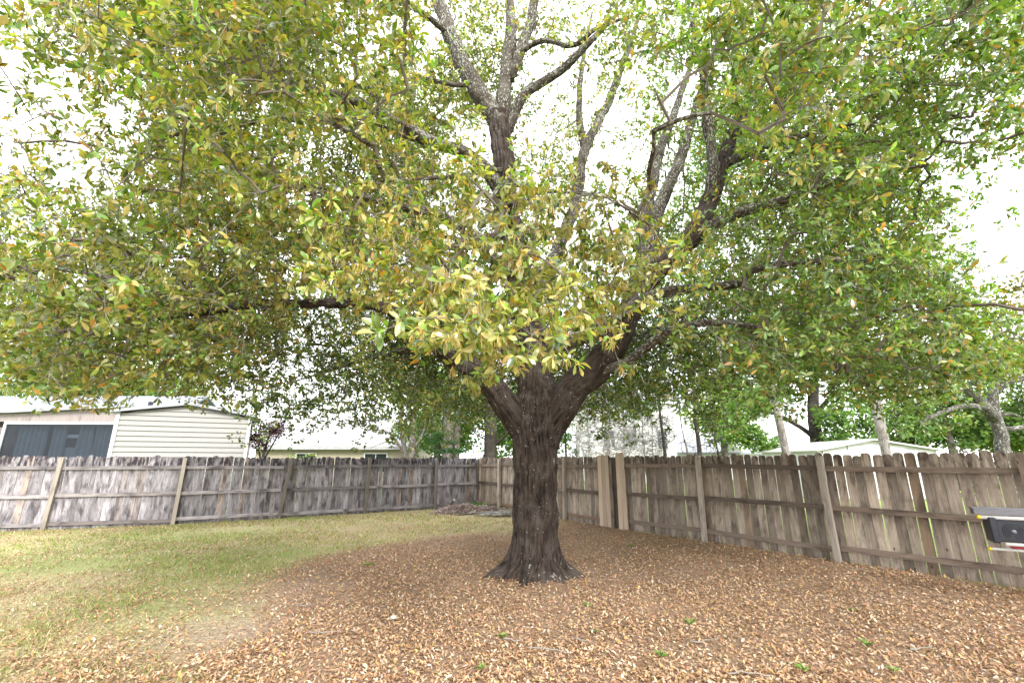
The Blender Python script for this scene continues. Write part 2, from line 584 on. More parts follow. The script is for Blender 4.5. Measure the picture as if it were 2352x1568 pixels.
# ------------------------------------------------------------------ leaf litter and grass
LIT_PAL = [(0.33, 0.20, 0.115), (0.39, 0.26, 0.155), (0.27, 0.15, 0.08), (0.45, 0.34, 0.225), (0.35, 0.205, 0.095), (0.165, 0.10, 0.062), (0.48, 0.40, 0.31), (0.42, 0.29, 0.105)]
LIT_W = [24, 22, 14, 13, 10, 8, 6, 3]
def litter_points(n):
    # more tries close to the viewer, where single leaves show
    y = 2.6 + 17 * rng.random(n) ** 1.55
    x = rng.uniform(-1.25, 1.3, n) * (y * 1.0 + 0.6)
    lit, sand, yd = masks(x, y)
    dens = np.where(yd, (0.20 + 0.42 * np.clip((noise2(x, y, 0.7, 15, 3) - 0.42) * 4, 0, 1)) * (1 - lit) + lit, 0) * (1 - 0.6 * sand) * np.clip(y / 9, 0.78, 1)
    dens *= np.hypot(x - TREE[0], y - TREE[1]) > 0.42
    dens *= 0.55 + 0.9 * np.clip((noise2(x, y, 1.7, 91, 3) - 0.3) * 2.2, 0, 1)
    k = rng.random(n) < dens
    return x[k], y[k]
lx, ly = litter_points(400000)
nl = len(lx)
lp = np.stack([lx, ly, ground_z(lx, ly) + rng.uniform(0.002, 0.022, nl)], 1)
yaw = rng.uniform(0, 2 * np.pi, nl)
tilt = rng.normal(0, 0.38, nl)
ld = unit(np.stack([np.cos(yaw) * np.cos(tilt), np.sin(yaw) * np.cos(tilt), np.abs(np.sin(tilt))], 1))
lu = unit(np.stack([rng.normal(0, 0.45, nl), rng.normal(0, 0.45, nl), np.ones(nl)], 1))
lL = rng.uniform(0.024, 0.055, nl) * np.where(rng.random(nl) < 0.06, 1.15, 1.0)
lW = lL * rng.uniform(0.34, 0.52, nl)
lc = pick(nl, LIT_PAL, LIT_W)
pu, pv, pz = project(lp)
inframe = (pu > 0) & (pu < 2352) & (pv > 0) & (pv < 1568)
big = np.argsort(-(lL / pz) * inframe)[:300]
rest = np.setdiff1d(np.arange(nl), big)
LIT_LO = LEAF_LO_V.copy(); LIT_LO[:, 2] = (0, 0.10, 0.02, 0.13, 0.05, 0.10)
RHOMB_V = np.array([(0, 0, 0), (0.55, -0.5, 0.08), (1, 0, 0.05), (0.55, 0.5, 0.02)]); RHOMB_F = np.array([(0, 1, 2, 3)])
nr, fr_ = rest[pz[rest] < 8.0], rest[pz[rest] >= 8.0]
CURL_V = np.array([(0, 0, 0), (0.45, -0.5, 0.13), (1, 0, 0.06), (0.62, 0.5, 0.10)]); CURL_F = np.array([(0, 1, 2), (0, 2, 3)])
v, f = scatter_leaves(lp[nr], ld[nr], lu[nr], lL[nr], lW[nr], CURL_V, CURL_F)
v2, f2 = scatter_leaves(lp[fr_], ld[fr_], lu[fr_], lL[fr_], lW[fr_], RHOMB_V, RHOMB_F)
# broken bits between the whole leaves
bx_, by_ = litter_points(520000)
k = (by_ < 10) & (rng.random(len(bx_)) < 0.85)
bx_, by_ = bx_[k], by_[k]; nb = len(bx_)
bd = unit(np.stack([rng.normal(0, 1, nb), rng.normal(0, 1, nb), rng.normal(0, 0.2, nb)], 1))
bL = rng.uniform(0.010, 0.030, nb)
v3, f3_ = scatter_leaves(np.stack([bx_, by_, ground_z(bx_, by_) + rng.uniform(0.001, 0.012, nb)], 1), bd, unit(np.stack([rng.normal(0, .3, nb), rng.normal(0, .3, nb), np.ones(nb)], 1)), bL, bL * rng.uniform(.2, .6, nb), RHOMB_V, RHOMB_F)
bc = pick(nb, LIT_PAL + [(0.30, 0.24, 0.20), (0.20, 0.15, 0.12)], LIT_W + [14, 10])
o = mesh("leaf_litter", np.vstack([v, v2, v3]), [f, np.vstack([f2 + len(v), f3_ + len(v) + len(v2)])], M_LITTER, None, False, np.vstack([np.repeat(lc[nr], 4, 0), np.repeat(lc[fr_], 4, 0), np.repeat(bc, 4, 0)]), "stuff")
tag(o, "carpet of dry brown oak leaves spread under the big tree", "leaf litter")
fl_me = []
for i, c in enumerate(LIT_PAL):
    tv, tf = leaf_hi(-0.12 - 0.05 * (i % 3), 0.3 + 0.15 * (i % 2), 6)
    ob = mesh("fallen_leaf", tv, tf, M_LITTER, None, True, np.tile(np.array(c), (len(tv), 1)))
    fl_me.append(ob.data); bpy.data.objects.remove(ob)
wsel = np.array(LIT_W) / sum(LIT_W)
for i in big:
    ob = link("fallen_leaf", fl_me[rng.choice(len(fl_me), p=wsel)], ground)
    ob.matrix_local = basis(lp[i] + (0, 0, 0.006), ld[i], lu[i], lL[i], lW[i])

ng = 330000
y = 3.0 + 17 * rng.random(ng) ** 1.4
x = rng.uniform(-1.28, 1.1, ng) * (y + 0.8)
lit, sand, yd = masks(x, y)
gn = noise2(x, y, 0.8, 41, 3)
green = np.clip((noise2(x, y, 0.45, 6, 3) - 0.46) * 2.6 + 0.35 * (-x - 4) / 5, 0, 1)
k = rng.random(ng) < (1 - lit) ** 1.5 * yd * (1 - 0.93 * sand) * np.clip((gn - 0.25) * 2.6, 0.18, 1)
x, y, green = x[k], y[k], green[k]
ng = len(x)
tuft = np.clip((noise2(x, y, 5.5, 47, 2) - 0.35) * 3, 0, 1)
x = x + rng.normal(0, 0.008, ng); y = y + rng.normal(0, 0.008, ng)
h = rng.uniform(0.018, 0.055, ng) * (0.5 + 1.2 * tuft)
yaw = rng.uniform(0, 2 * np.pi, ng)
w = rng.uniform(0.0030, 0.0065, ng) * np.clip(y / 6, 1, 2.4)
lean = rng.normal(0, 0.6, (ng, 2)) * h[:, None]
z0 = ground_z(x, y)
side = np.stack([np.cos(yaw), np.sin(yaw)], 1) * w[:, None]
b0 = np.stack([x - side[:, 0], y - side[:, 1], z0 - 0.004], 1)
b1 = np.stack([x + side[:, 0], y + side[:, 1], z0 - 0.004], 1)
tp = np.stack([x + lean[:, 0], y + lean[:, 1], z0 + h], 1)
v = np.stack([b0, b1, tp], 1).reshape(-1, 3)
isg = rng.random(ng) < 0.12 + 0.40 * green + 0.25 * tuft
c = np.where(isg[:, None], pick(ng, [(0.20, 0.27, 0.07), (0.26, 0.33, 0.11), (0.15, 0.20, 0.055)], [4, 3, 2]), pick(ng, [(0.50, 0.43, 0.25), (0.34, 0.27, 0.14), (0.24, 0.22, 0.09)], [3, 3, 3]))
o = mesh("lawn_grass", v, np.arange(3 * ng).reshape(-1, 3), M_BLADE, None, False, np.repeat(c, 3, 0), "stuff")
tag(o, "short patchy lawn grass, green and straw coloured, beside the fence", "grass")

# ------------------------------------------------------------------ bark-covered limbs
def quads_tris(q):
    bad = q[:, 2] == q[:, 3]
    return [f for f in (q[~bad], q[bad][:, :3]) if len(f)]

def bark_tube(pts, rad, sides, amp=0.0, seed=0, freq=9.0, stretch=1.6):
    """tube with furrowed bark; also returns coordinates that run along the limb"""
    pts = np.asarray(pts, float); rad = np.asarray(rad, float)
    v, q = tube(pts, rad, sides, True)
    m = len(pts)
    sl = np.concatenate([[0], np.cumsum(np.linalg.norm(np.diff(pts, axis=0), axis=1))])
    th = np.arange(sides) * 2 * np.pi / sides
    R = np.maximum(rad, 0.01)
    b = np.stack([np.cos(th)[None, :] * R[:, None], np.sin(th)[None, :] * R[:, None], np.broadcast_to(sl[:, None], (m, sides))], -1).reshape(-1, 3) + seed * 1.37
    bco = np.vstack([b, b[:1], b[-1:]])
    if amp > 0:
        k = m * sides
        warp = vnoise(b * np.array((3, 3, 2.2)), seed + 3)[:, None] * np.array((0.10, 0.10, 0))
        n1 = vnoise((b + warp) * np.array((freq * 2.2, freq * 2.2, stretch * 2)), seed + 1)
        n2 = vnoise((b + warp) * np.array((freq * 5, freq * 5, stretch * 6)), seed + 2)
        ridge = 1 - np.abs(2 * n1 - 1)
        disp = amp * (0.75 - 1.5 * ridge ** 2.2 + 0.7 * (n2 - 0.5)) + 2.2 * amp * (vnoise(b * 2.1, seed + 5) - 0.5)
        c = np.repeat(pts, sides, 0)
        v[:k] += unit(v[:k] - c) * disp[:, None]
    return v, q, bco

oak = thing("oak_tree", "huge old oak with a thick furrowed trunk and wide spreading crown", "tree", (TREE[0], TREE[1], 0))
OAK0 = np.array((TREE[0], TREE[1], 0.0))

# trunk: base flare with roots, then the leader up to the high fork
TRUNK = [(1226, 1345, .44), (1228, 1320, .405), (1230, 1290, .365), (1231, 1235, .345), (1232, 1150, .335), (1231, 1060, .345), (1229, 985, .375), (1231, 925, .37),
         (1230, 870, .30), (1222, 800, .27), (1203, 700, .25), (1183, 600, .235), (1168, 500, .22), (1157, 400, .20), (1151, 320, .20), (1148, 262, .20)]
tp = np.array([(*P(u, v, 7.56), r) for u, v, r in TRUNK])
tp[0, 2] = -0.08
tp[1, 2] = max(0.03, tp[1, 2])
ts = spline(tp, 0.028)
SIDES = 180
v, q, bco = bark_tube(ts[:, :3], ts[:, 3], SIDES, 0.032, 2, 7.5, 1.2)
m = len(ts)
th = np.arctan2(v[:, 1] - TREE[1], v[:, 0] - TREE[0])
zf = np.clip(1 - v[:, 2] / 0.62, 0, 1) ** 2.4
lobes = 0.02 + 0.06 * vnoise(np.stack([np.cos(th) * 3.1, np.sin(th) * 3.1, v[:, 2] * 2], 1), 17)
for a_, h_, w_ in ((3.2, .34, .22), (-.22, .36, .2), (-1.95, .30, .17), (-1.0, .20, .15), (-2.6, .22, .15), (1.5, .25, .4), (-1.45, .12, .12), (.5, .2, .2), (2.3, .2, .25), (-.62, .14, .1)):
    lobes = lobes + h_ * np.exp(-((np.angle(np.exp(1j * (th - a_ + 0.35 * (vnoise(np.stack([v[:, 2] * 6, th * 0, th * 0 + a_], 1), 18) - .5)))) / w_) ** 2))
k = m * SIDES
ax = np.repeat(ts[:, :3], SIDES, 0)
dv = (v[:k] - ax); dv[:, 2] = 0
v[:k] += unit(dv) * (lobes[:k] * zf[:k])[:, None]
# swollen collar and old pruning scar under the crotch
sc_c = P(1222, 905, 7.2)
dd = np.linalg.norm(v - sc_c, axis=1)
v[:k] += unit(dv) * (0.05 * np.exp(-(dd[:k] / 0.16) ** 2) - 0.07 * np.exp(-(dd[:k] / 0.065) ** 2))[:, None]
mesh("trunk", v - OAK0, quads_tris(q), M_BARK, oak, True, vec=bco)

LIMBS = [  # (u, v, depth, radius) along each limb
 [(1243, 1020, 7.56, .30), (1272, 955, 7.5, .27), (1312, 893, 7.4, .25), (1367, 846, 7.2, .23), (1410, 795, 7.05, .20), (1440, 735, 6.95, .185), (1470, 665, 6.85, .175), (1530, 600, 6.75, .165), (1590, 540, 6.7, .155), (1632, 460, 6.7, .14), (1655, 380, 6.8, .12), (1692, 290, 7.0, .10), (1738, 205, 7.2, .085), (1800, 90, 7.5, .06), (1850, -40, 7.8, .035)],
 [(1222, 1010, 7.56, .26), (1178, 955, 7.45, .22), (1135, 897, 7.35, .20), (1085, 850, 7.2, .17), (1035, 822, 7.0, .145), (985, 785, 6.8, .125), (930, 735, 6.6, .10), (868, 702, 6.4, .08), (750, 697, 6.0, .068), (620, 696, 5.6, .06), (480, 715, 5.3, .04), (330, 735, 5.1, .022)],
 [(1230, 850, 7.45, .14), (1268, 820, 7.3, .11), (1308, 785, 7.1, .10), (1397, 746, 6.7, .092), (1482, 689, 6.2, .082), (1580, 662, 5.8, .07), (1690, 655, 5.5, .055), (1732, 622, 5.3, .05), (1850, 600, 5.1, .035), (2000, 600, 5.0, .018)],
 [(1350, 868, 7.25, .12), (1376, 857, 7.1, .085), (1436, 833, 6.9, .075), (1487, 794, 6.7, .068), (1532, 764, 6.5, .058), (1640, 740, 6.2, .045), (1780, 760, 6.0, .03), (1930, 790, 5.8, .016)],
 [(1150, 440, 7.5, .14), (1110, 385, 7.35, .115), (1060, 347, 7.1, .105), (1000, 330, 6.85, .095), (920, 285, 6.55, .085), (840, 245, 6.2, .075), (755, 214, 5.8, .068), (655, 194, 5.4, .06), (560, 150, 5.1, .04), (450, 120, 4.8, .02)],
 [(1149, 285, 7.58, .19), (1110, 225, 7.6, .18), (1062, 140, 7.62, .165), (1022, 50, 7.7, .145), (990, -60, 7.8, .12), (950, -220, 8.0, .06)],
 [(1152, 290, 7.6, .15), (1160, 180, 7.7, .125), (1172, 80, 7.8, .11), (1166, -40, 7.9, .095), (1150, -200, 8.1, .05)],
 [(1166, 180, 7.7, .11), (1200, 105, 7.75, .115), (1224, 30, 7.8, .11), (1240, -80, 7.9, .085), (1290, -230, 8.0, .04)],
 [(1165, 300, 7.6, .11), (1200, 222, 7.5, .10), (1255, 183, 7.35, .09), (1300, 152, 7.2, .08), (1352, 98, 7.0, .06), (1420, 30, 6.8, .035)],
 [(1180, 130, 7.75, .07), (1240, 95, 7.5, .055), (1315, 105, 7.2, .05), (1372, 65, 7.0, .04), (1440, 40, 6.8, .02)],
 [(1200, 720, 7.7, .16), (1262, 610, 8.2, .13), (1318, 480, 8.8, .12), (1343, 345, 9.2, .115), (1398, 232, 9.6, .10), (1442, 115, 10.0, .075), (1480, 0, 10.4, .04)],
 [(1343, 345, 9.2, .09), (1330, 250, 9.4, .08), (1338, 140, 9.6, .06), (1360, 30, 9.8, .03)],
 [(1455, 700, 6.9, .13), (1478, 560, 7.6, .12), (1492, 460, 8.2, .115), (1515, 350, 8.6, .105), (1552, 250, 9.0, .085), (1590, 130, 9.4, .06), (1600, 0, 9.7, .03)],
 [(1470, 665, 6.85, .12), (1515, 480, 7.4, .115), (1560, 370, 7.7, .105), (1602, 240, 8.0, .085), (1650, 90, 8.3, .055), (1680, -40, 8.6, .03)],
 [(1632, 460, 6.7, .11), (1640, 390, 6.6, .095), (1628, 300, 6.5, .085), (1622, 215, 6.4, .07), (1600, 100, 6.3, .045), (1570, -20, 6.2, .02)],
 [(1590, 540, 6.7, .10), (1700, 490, 6.2, .075), (1830, 450, 5.8, .06), (1960, 405, 5.4, .04), (2130, 380, 5.2, .02)],
 [(1655, 380, 6.8, .08), (1780, 330, 6.3, .065), (1920, 290, 5.9, .05), (2080, 250, 5.5, .03), (2240, 220, 5.2, .016)],
 [(1090, 185, 7.6, .06), (1050, 196, 7.4, .048), (966, 179, 7.2, .044), (915, 189, 7.0, .04), (860, 205, 6.8, .034), (780, 190, 6.5, .026), (690, 170, 6.2, .016)],
 [(1035, 80, 7.65, .07), (950, 20, 7.0, .055), (840, -15, 6.2, .045), (700, 30, 5.6, .036), (592, 118, 5.2, .030), (500, 192, 5.0, .022), (430, 232, 4.9, .012)],
 [(985, 330, 6.85, .06), (860, 290, 6.5, .05), (690, 275, 6.1, .04), (560, 285, 5.8, .036), (490, 312, 5.6, .032), (400, 308, 5.4, .024), (320, 355, 5.3, .012)],
 [(1190, 640, 7.4, .12), (1110, 560, 7.1, .10), (1020, 500, 6.9, .085), (900, 470, 6.6, .065), (740, 430, 6.2, .05), (560, 420, 5.9, .03), (400, 440, 5.7, .016)],
 [(1200, 800, 7.75, .15), (1080, 780, 9.0, .12), (940, 800, 10.4, .09), (790, 840, 11.6, .06), (660, 880, 12.6, .03)],
 [(1255, 830, 7.8, .15), (1350, 760, 9.0, .12), (1450, 760, 10.2, .09), (1560, 800, 11.4, .06), (1660, 840, 12.4, .03)],
 [(1205, 700, 7.75, .13), (1160, 620, 9.0, .11), (1080, 560, 10.3, .08), (980, 540, 11.6, .05), (880, 560, 12.8, .025)],
 [(1170, 520, 7.4, .08), (1172, 480, 6.4, .06), (1165, 440, 5.2, .045), (1155, 420, 4.4, .03), (1140, 440, 3.8, .02), (1110, 480, 3.5, .012)],
 [(1165, 420, 5.2, .028), (1260, 440, 4.4, .02), (1380, 450, 4.0, .014), (1500, 520, 3.9, .008)],
 [(1150, 390, 4.4, .028), (1000, 410, 4.0, .02), (850, 420, 3.8, .014), (700, 450, 3.8, .008)],
 [(300, 45, 5.2, .03), (230, 35, 5.0, .026), (150, 85, 4.7, .018), (80, 120, 4.5, .01)],
 [(480, 715, 5.3, .03), (300, 650, 4.9, .026), (130, 620, 4.6, .02), (20, 640, 4.4, .012)],
]
node_p, node_r, node_path = [], [], []
def add_nodes(p, r):
    node_p.append(np.asarray(p, float)); node_r.append(np.asarray(r, float))
for i, L in enumerate(LIMBS):
    pp = np.array([(*P(u, v, y), r) for u, v, y, r in L])
    big_limb = pp[:, 3].max() > 0.13
    s = spline(pp, 0.05 if big_limb else 0.08)
    wob = 0.5 * s[:, 3:4] * (np.stack([vnoise(s[:, :3] * 2.3, 50 + i), vnoise(s[:, :3] * 2.3, 90 + i), vnoise(s[:, :3] * 2.3, 130 + i)], 1) - 0.5)
    s[:, :3] += wob
    v, q, bco = bark_tube(s[:, :3], s[:, 3], 56 if big_limb else 20, 0.018 if big_limb else 0.007, 10 + i, 7 if big_limb else 9, 1.5)
    mesh("limb", v - OAK0, quads_tris(q), M_BARK if i in (0, 1) else M_BARK_UP, oak, True, vec=bco)
    k = slice(6 if i < 4 else 2, None, 2)
    add_nodes(s[k, :3], s[k, 3])
add_nodes(ts[len(ts) // 2::6, :3], ts[len(ts) // 2::6, 3])
# ------------------------------------------------------------------ crown: twig tips spread through the crown's volume
DENS = ["789999988766545567889998",
        "415899887865434567889997",
        "312786578875532467899986",
        "624878888765432345899853",
        "516798889765443245799620",
        "747788998766656667888710",
        "888999888777766788888830",
        "999988768888778888888865",
        "899988778999889998888775",
        "224666666775345542211000",
        "000001221000000000000000"]
DG = np.array([[int(c) for c in r] for r in DENS], float) / 9.0
def crown_density(p):
    """how full the crown is at p (openings where the photograph shows sky)"""
    u, v, z = project(p)
    fx = np.clip(u / 98 - 0.5, 0, 22.999); fy = np.clip(v / 98 - 0.5, 0, 9.999)
    i, j = fx.astype(int), fy.astype(int)
    a, b = fx - i, fy - j
    d = (DG[j, i] * (1 - a) + DG[j, i + 1] * a) * (1 - b) + (DG[j + 1, i] * (1 - a) + DG[j + 1, i + 1] * a) * b
    inside = (z > 0.3) & (u > -60) & (u < 2412) & (v > -60) & (v < 1078)
    return np.where(inside, d, 0.5), inside

def volume_tips(n):
    x = rng.uniform(-9, 9, n); y = rng.uniform(-9, 9, n); z = rng.uniform(2.2, 13.0, n)
    p = np.stack([x + TREE[0], y + TREE[1], z], 1)
    r = np.hypot(x, y)
    az = np.arctan2(y, x)
    R = 8.4 * (0.88 + 0.24 * vnoise(np.stack([2.2 * np.cos(az), 2.2 * np.sin(az), z * 0.25], 1), 21))
    s = np.sqrt((r / R) ** 2 + (np.maximum(z - 3.2, 0) / 9.3) ** 2)
    zmin = 2.45 + 0.9 * vnoise(np.stack([p[:, 0] * 0.6, p[:, 1] * 0.6, z * 0], 1), 22) + 1.6 * np.clip((3.6 - r) / 2.5, 0, 1)
    sm = np.clip((s - 0.42) / 0.33, 0, 1); sm = sm * sm * (3 - 2 * sm)
    pr = (0.07 + 0.93 * sm) * (s < 1) * (z > zmin)
    cl = vnoise(p * 0.85, 23) * 0.6 + vnoise(p * 1.9, 24) * 0.4
    pr *= np.clip((cl - 0.41) * 6.0, 0.0, 1.0)
    d, inside = crown_density(p)
    pr *= np.where(inside, d ** 1.4, 0.13)
    # the front of the crown is open around the high forks
    pu_, pv_, _ = project(p)
    pr *= np.where((pu_ > 955) & (pu_ < 1400) & (pv_ < 345) & (p[:, 1] < 7.9), 0.12, 1.0)
    pr *= np.where((pu_ > 1440) & (pu_ < 1700) & (pv_ > 150) & (pv_ < 520) & (p[:, 1] < 6.9), 0.3, 1.0)
    dist = np.linalg.norm(p - np.array((0, 0, CAM_H)), axis=1)
    pr *= (dist > 4.6) | ((p[:, 2] > 5.2) & (p[:, 1] < 1.5) & (dist > 3.6))
    k = rng.random(n) < pr
    return p[k]

tips = volume_tips(180000)
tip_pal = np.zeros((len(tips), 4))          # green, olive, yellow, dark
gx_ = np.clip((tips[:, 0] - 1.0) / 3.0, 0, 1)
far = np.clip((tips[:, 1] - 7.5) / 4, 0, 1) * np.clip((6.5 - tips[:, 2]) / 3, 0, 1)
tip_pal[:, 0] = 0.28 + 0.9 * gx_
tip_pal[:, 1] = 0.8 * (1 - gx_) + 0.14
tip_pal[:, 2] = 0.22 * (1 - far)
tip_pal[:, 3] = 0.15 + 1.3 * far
tip_n = rng.integers(4, 7, len(tips))
tip_sp = rng.uniform(0.22, 0.36, len(tips))
tip_cat = rng.random(len(tips)) < 0.08 * (tips[:, 1] < 7)

SPRAYS_C = [(650, 420, 3.5), (745, 470, 3.2), (860, 380, 3.3), (950, 450, 3.1), (1060, 420, 3.2), (1180, 470, 3.1), (1300, 440, 3.3), (1400, 440, 3.6), (780, 580, 3.3), (880, 540, 3.1),
            (1000, 560, 3.0), (1090, 540, 3.1), (1220, 570, 3.1), (1340, 540, 3.4), (1450, 540, 3.6), (1550, 580, 3.7), (760, 640, 3.2), (880, 650, 3.1), (1000, 660, 3.0), (1110, 650, 3.0), (1230, 660, 3.1),
            (1180, 715, 2.95), (1080, 735, 2.9), (1300, 690, 3.1), (1400, 660, 3.4), (1340, 735, 3.0), (1120, 765, 2.8), (1075, 790, 2.75), (1020, 700, 2.9), (1160, 640, 3.0), (960, 590, 3.0), (1270, 500, 3.1), (820, 450, 3.2), (1120, 480, 3.1), (1380, 590, 3.3), (700, 540, 3.4), (840, 610, 3.1), (600, 660, 3.8), (680, 600, 3.6), (560, 400, 3.8), (1480, 640, 3.5), (1230, 735, 2.9), (1030, 760, 2.8)]
SPRAYS_R = [(1560, 120, 4.2), (1690, 90, 4.0), (1820, 80, 3.9), (1900, 140, 4.0), (2000, 110, 4.3), (1640, 190, 4.3), (1780, 180, 4.0), (1900, 240, 4.0), (2020, 230, 4.2), (1850, 330, 4.3), (1960, 340, 4.3), (1750, 280, 4.5),
            (2090, 170, 4.5), (1930, 430, 4.6), (1720, 540, 5.0), (1800, 500, 4.7), (1900, 490, 4.4), (2000, 510, 4.5), (2080, 580, 4.7), (1850, 580, 4.5), (1950, 620, 4.4), (2060, 650, 4.6), (1780, 680, 5.0),
            (1900, 720, 4.6), (2000, 750, 4.8), (2110, 730, 5.0), (1690, 790, 5.1), (1800, 830, 5.2), (2210, 760, 5.4), (2150, 830, 5.6), (1600, 720, 4.6), (1960, 830, 5.3)]
SPRAYS_L = [(80, 50, 4.0), (180, 80, 4.3), (50, 560, 4.3), (100, 670, 4.1), (230, 640, 4.3), (350, 590, 4.5), (300, 700, 4.3), (450, 650, 4.5), (520, 560, 4.7), (60, 790, 4.5), (180, 790, 4.6), (420, 770, 4.8), (300, 820, 4.9), (120, 860, 4.7),
            (330, 130, 4.6), (420, 60, 4.6), (300, 250, 4.9), (560, 60, 4.9), (600, 500, 4.8)]
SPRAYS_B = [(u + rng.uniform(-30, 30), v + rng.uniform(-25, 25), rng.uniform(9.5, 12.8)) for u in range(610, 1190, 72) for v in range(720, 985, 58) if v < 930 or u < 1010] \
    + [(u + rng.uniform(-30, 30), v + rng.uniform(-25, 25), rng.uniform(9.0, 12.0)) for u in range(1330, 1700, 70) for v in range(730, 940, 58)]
SPRAYS_LL = [(u + rng.uniform(-35, 35), v + rng.uniform(-30, 30), rng.uniform(5.5, 8.5)) for u in range(20, 640, 85) for v in range(560, 880, 64)]
SPRAYS_RR = [(u + rng.uniform(-35, 35), v + rng.uniform(-30, 30), rng.uniform(5.6, 8.0)) for u in range(1680, 2200, 90) for v in range(600, 900, 72)]
ex_p, ex_pal, ex_n, ex_sp, ex_cat = [], [], [], [], []
for lst, cnt, su, sv, sy, pal, catp, ncl in (([(u, v, y * 1.2) for u, v, y in SPRAYS_C], 10, 42, 34, 0.28, (0.22, 0.5, 0.62, 0.16), 0.85, (3, 5)), (SPRAYS_R, 8, 46, 36, 0.3, (1.0, 0.30, 0.14, 0.18), 0.06, (4, 6)), (SPRAYS_L, 9, 52, 42, 0.35, (0.30, 0.75, 0.30, 0.18), 0.25, (4, 6)),
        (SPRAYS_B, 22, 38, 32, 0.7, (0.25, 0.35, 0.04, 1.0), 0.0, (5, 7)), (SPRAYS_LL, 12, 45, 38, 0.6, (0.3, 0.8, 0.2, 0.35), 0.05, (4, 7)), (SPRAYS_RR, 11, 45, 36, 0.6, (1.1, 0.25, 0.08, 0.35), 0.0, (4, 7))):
    for (u, v, y) in lst:
        for k in range(cnt):
            q_ = P(u + rng.normal(0, su), v + rng.normal(0, sv), y + rng.normal(0, sy))
            ex_p.append(q_); ex_pal.append(pal); ex_n.append(rng.integers(*ncl)); ex_sp.append(rng.uniform(0.10, 0.19) * (1 if y < 5 else 1.6)); ex_cat.append(rng.random() < catp)
for (u, v, y) in ((905, 735, 2.2), (890, 755, 2.25), (735, 500, 2.3), (750, 515, 2.35), (320, 640, 2.9), (1560, 575, 2.7), (90, 70, 3.0), (2060, 90, 3.2)):
    ex_p.append(P(u, v, y)); ex_pal.append((0.7, 0.4, 0.45, 0.05)); ex_n.append(2); ex_sp.append(0.07); ex_cat.append(False)
n_vol = len(tips)
tips = np.vstack([tips, np.array(ex_p)])
tip_pal = np.vstack([tip_pal, np.array(ex_pal)])
tip_n = np.concatenate([tip_n, ex_n]); tip_sp = np.concatenate([tip_sp, ex_sp]); tip_cat = np.concatenate([tip_cat, ex_cat])
NT_ = len(tips)

# grow a branch from the nearest wood to every tip, near ones first
NP = np.zeros((400000, 3), np.float32); NR = np.zeros(400000, np.float32); NB = np.full(400000, -1, np.int32); NI = np.zeros(400000, np.int32)
base_p, base_r = np.vstack(node_p), np.concatenate(node_r)
nn = len(base_p); NP[:nn] = base_p; NR[:nn] = base_r
d0 = np.array([np.min(((base_p - q_) ** 2).sum(1)) for q_ in tips])
order = np.argsort(d0)
b_pts, b_par, b_of_tip, tip_dir = [], [], np.zeros(NT_, int), np.zeros((NT_, 3))
for t_i in order:
    tp_ = tips[t_i]
    dd = ((NP[:nn] - tp_) ** 2).sum(1)
    j = int(np.argmin(dd))
    st = NP[j].astype(float)
    L = math.sqrt(float(dd[j])) + 1e-6
    m = max(2, int(L / 0.22) + 1)
    s = np.linspace(0, 1, m + 1)[:, None]
    arc = np.array((0, 0, 1.0)) * (0.12 * L) * (s * (1 - s)) * 2
    jit = rng.normal(0, 0.02 * min(L, 1.2), (m + 1, 3)) * (s * (1 - s)) * 3
    pts = st + (tp_ - st) * s + arc + jit
    b_pts.append(pts); b_par.append((int(NB[j]), int(NI[j])))
    bi = len(b_pts) - 1
    b_of_tip[t_i] = bi
    tip_dir[t_i] = unit(pts[-1] - pts[-2])
    k = m
    NP[nn:nn + k] = pts[1:]; NB[nn:nn + k] = bi; NI[nn:nn + k] = np.arange(1, k + 1); nn += k
load = [np.concatenate([np.zeros(len(p_) - 1), [1.0]]) for p_ in b_pts]     # shoots carried beyond each point
for i in range(len(b_pts) - 1, -1, -1):
    j, k = b_par[i]
    if j >= 0:
        load[j][k] += load[i].sum()
cnt = np.array([l_.sum() for l_ in load])
top = set(np.argsort(-np.array([min(c, 400) * np.linalg.norm(p_[-1] - p_[0]) for c, p_ in zip(cnt, b_pts)]))[:90].tolist())
bv, bq, bn = [], [], 0
for i in range(len(b_pts)):
    pts = b_pts[i]
    rad = np.minimum(0.0028 * np.cumsum(load[i][::-1])[::-1] ** 0.42, 0.024)
    if i in top:
        s = spline(np.hstack([pts, rad[:, None]]), 0.08)
        v, q, bco = bark_tube(s[:, :3], np.maximum(s[:, 3], .003), 10, 0.002, i, 12)
        mesh("branch", v - OAK0, quads_tris(q), M_BARK_UP, oak, True, vec=bco)
    else:
        v, q = tube(pts, rad, 4 if cnt[i] > 6 else 3, False)
        bv.append(v); bq.append(q + bn); bn += len(v)

# leafy shoots round every tip
rep = np.repeat(np.arange(NT_), tip_n)
nc = len(rep)
off = rng.normal(0, 1, (nc, 3)); off = unit(off) * (rng.random((nc, 1)) ** 0.6) * tip_sp[rep][:, None]
off += tip_dir[rep] * (0.5 * tip_sp[rep][:, None])
cpos = tips[rep] + off
cdir = unit(off + 0.35 * tip_dir[rep] * tip_sp[rep][:, None] + np.array((0, 0, 0.02)) + rng.normal(0, 0.05, (nc, 3)))
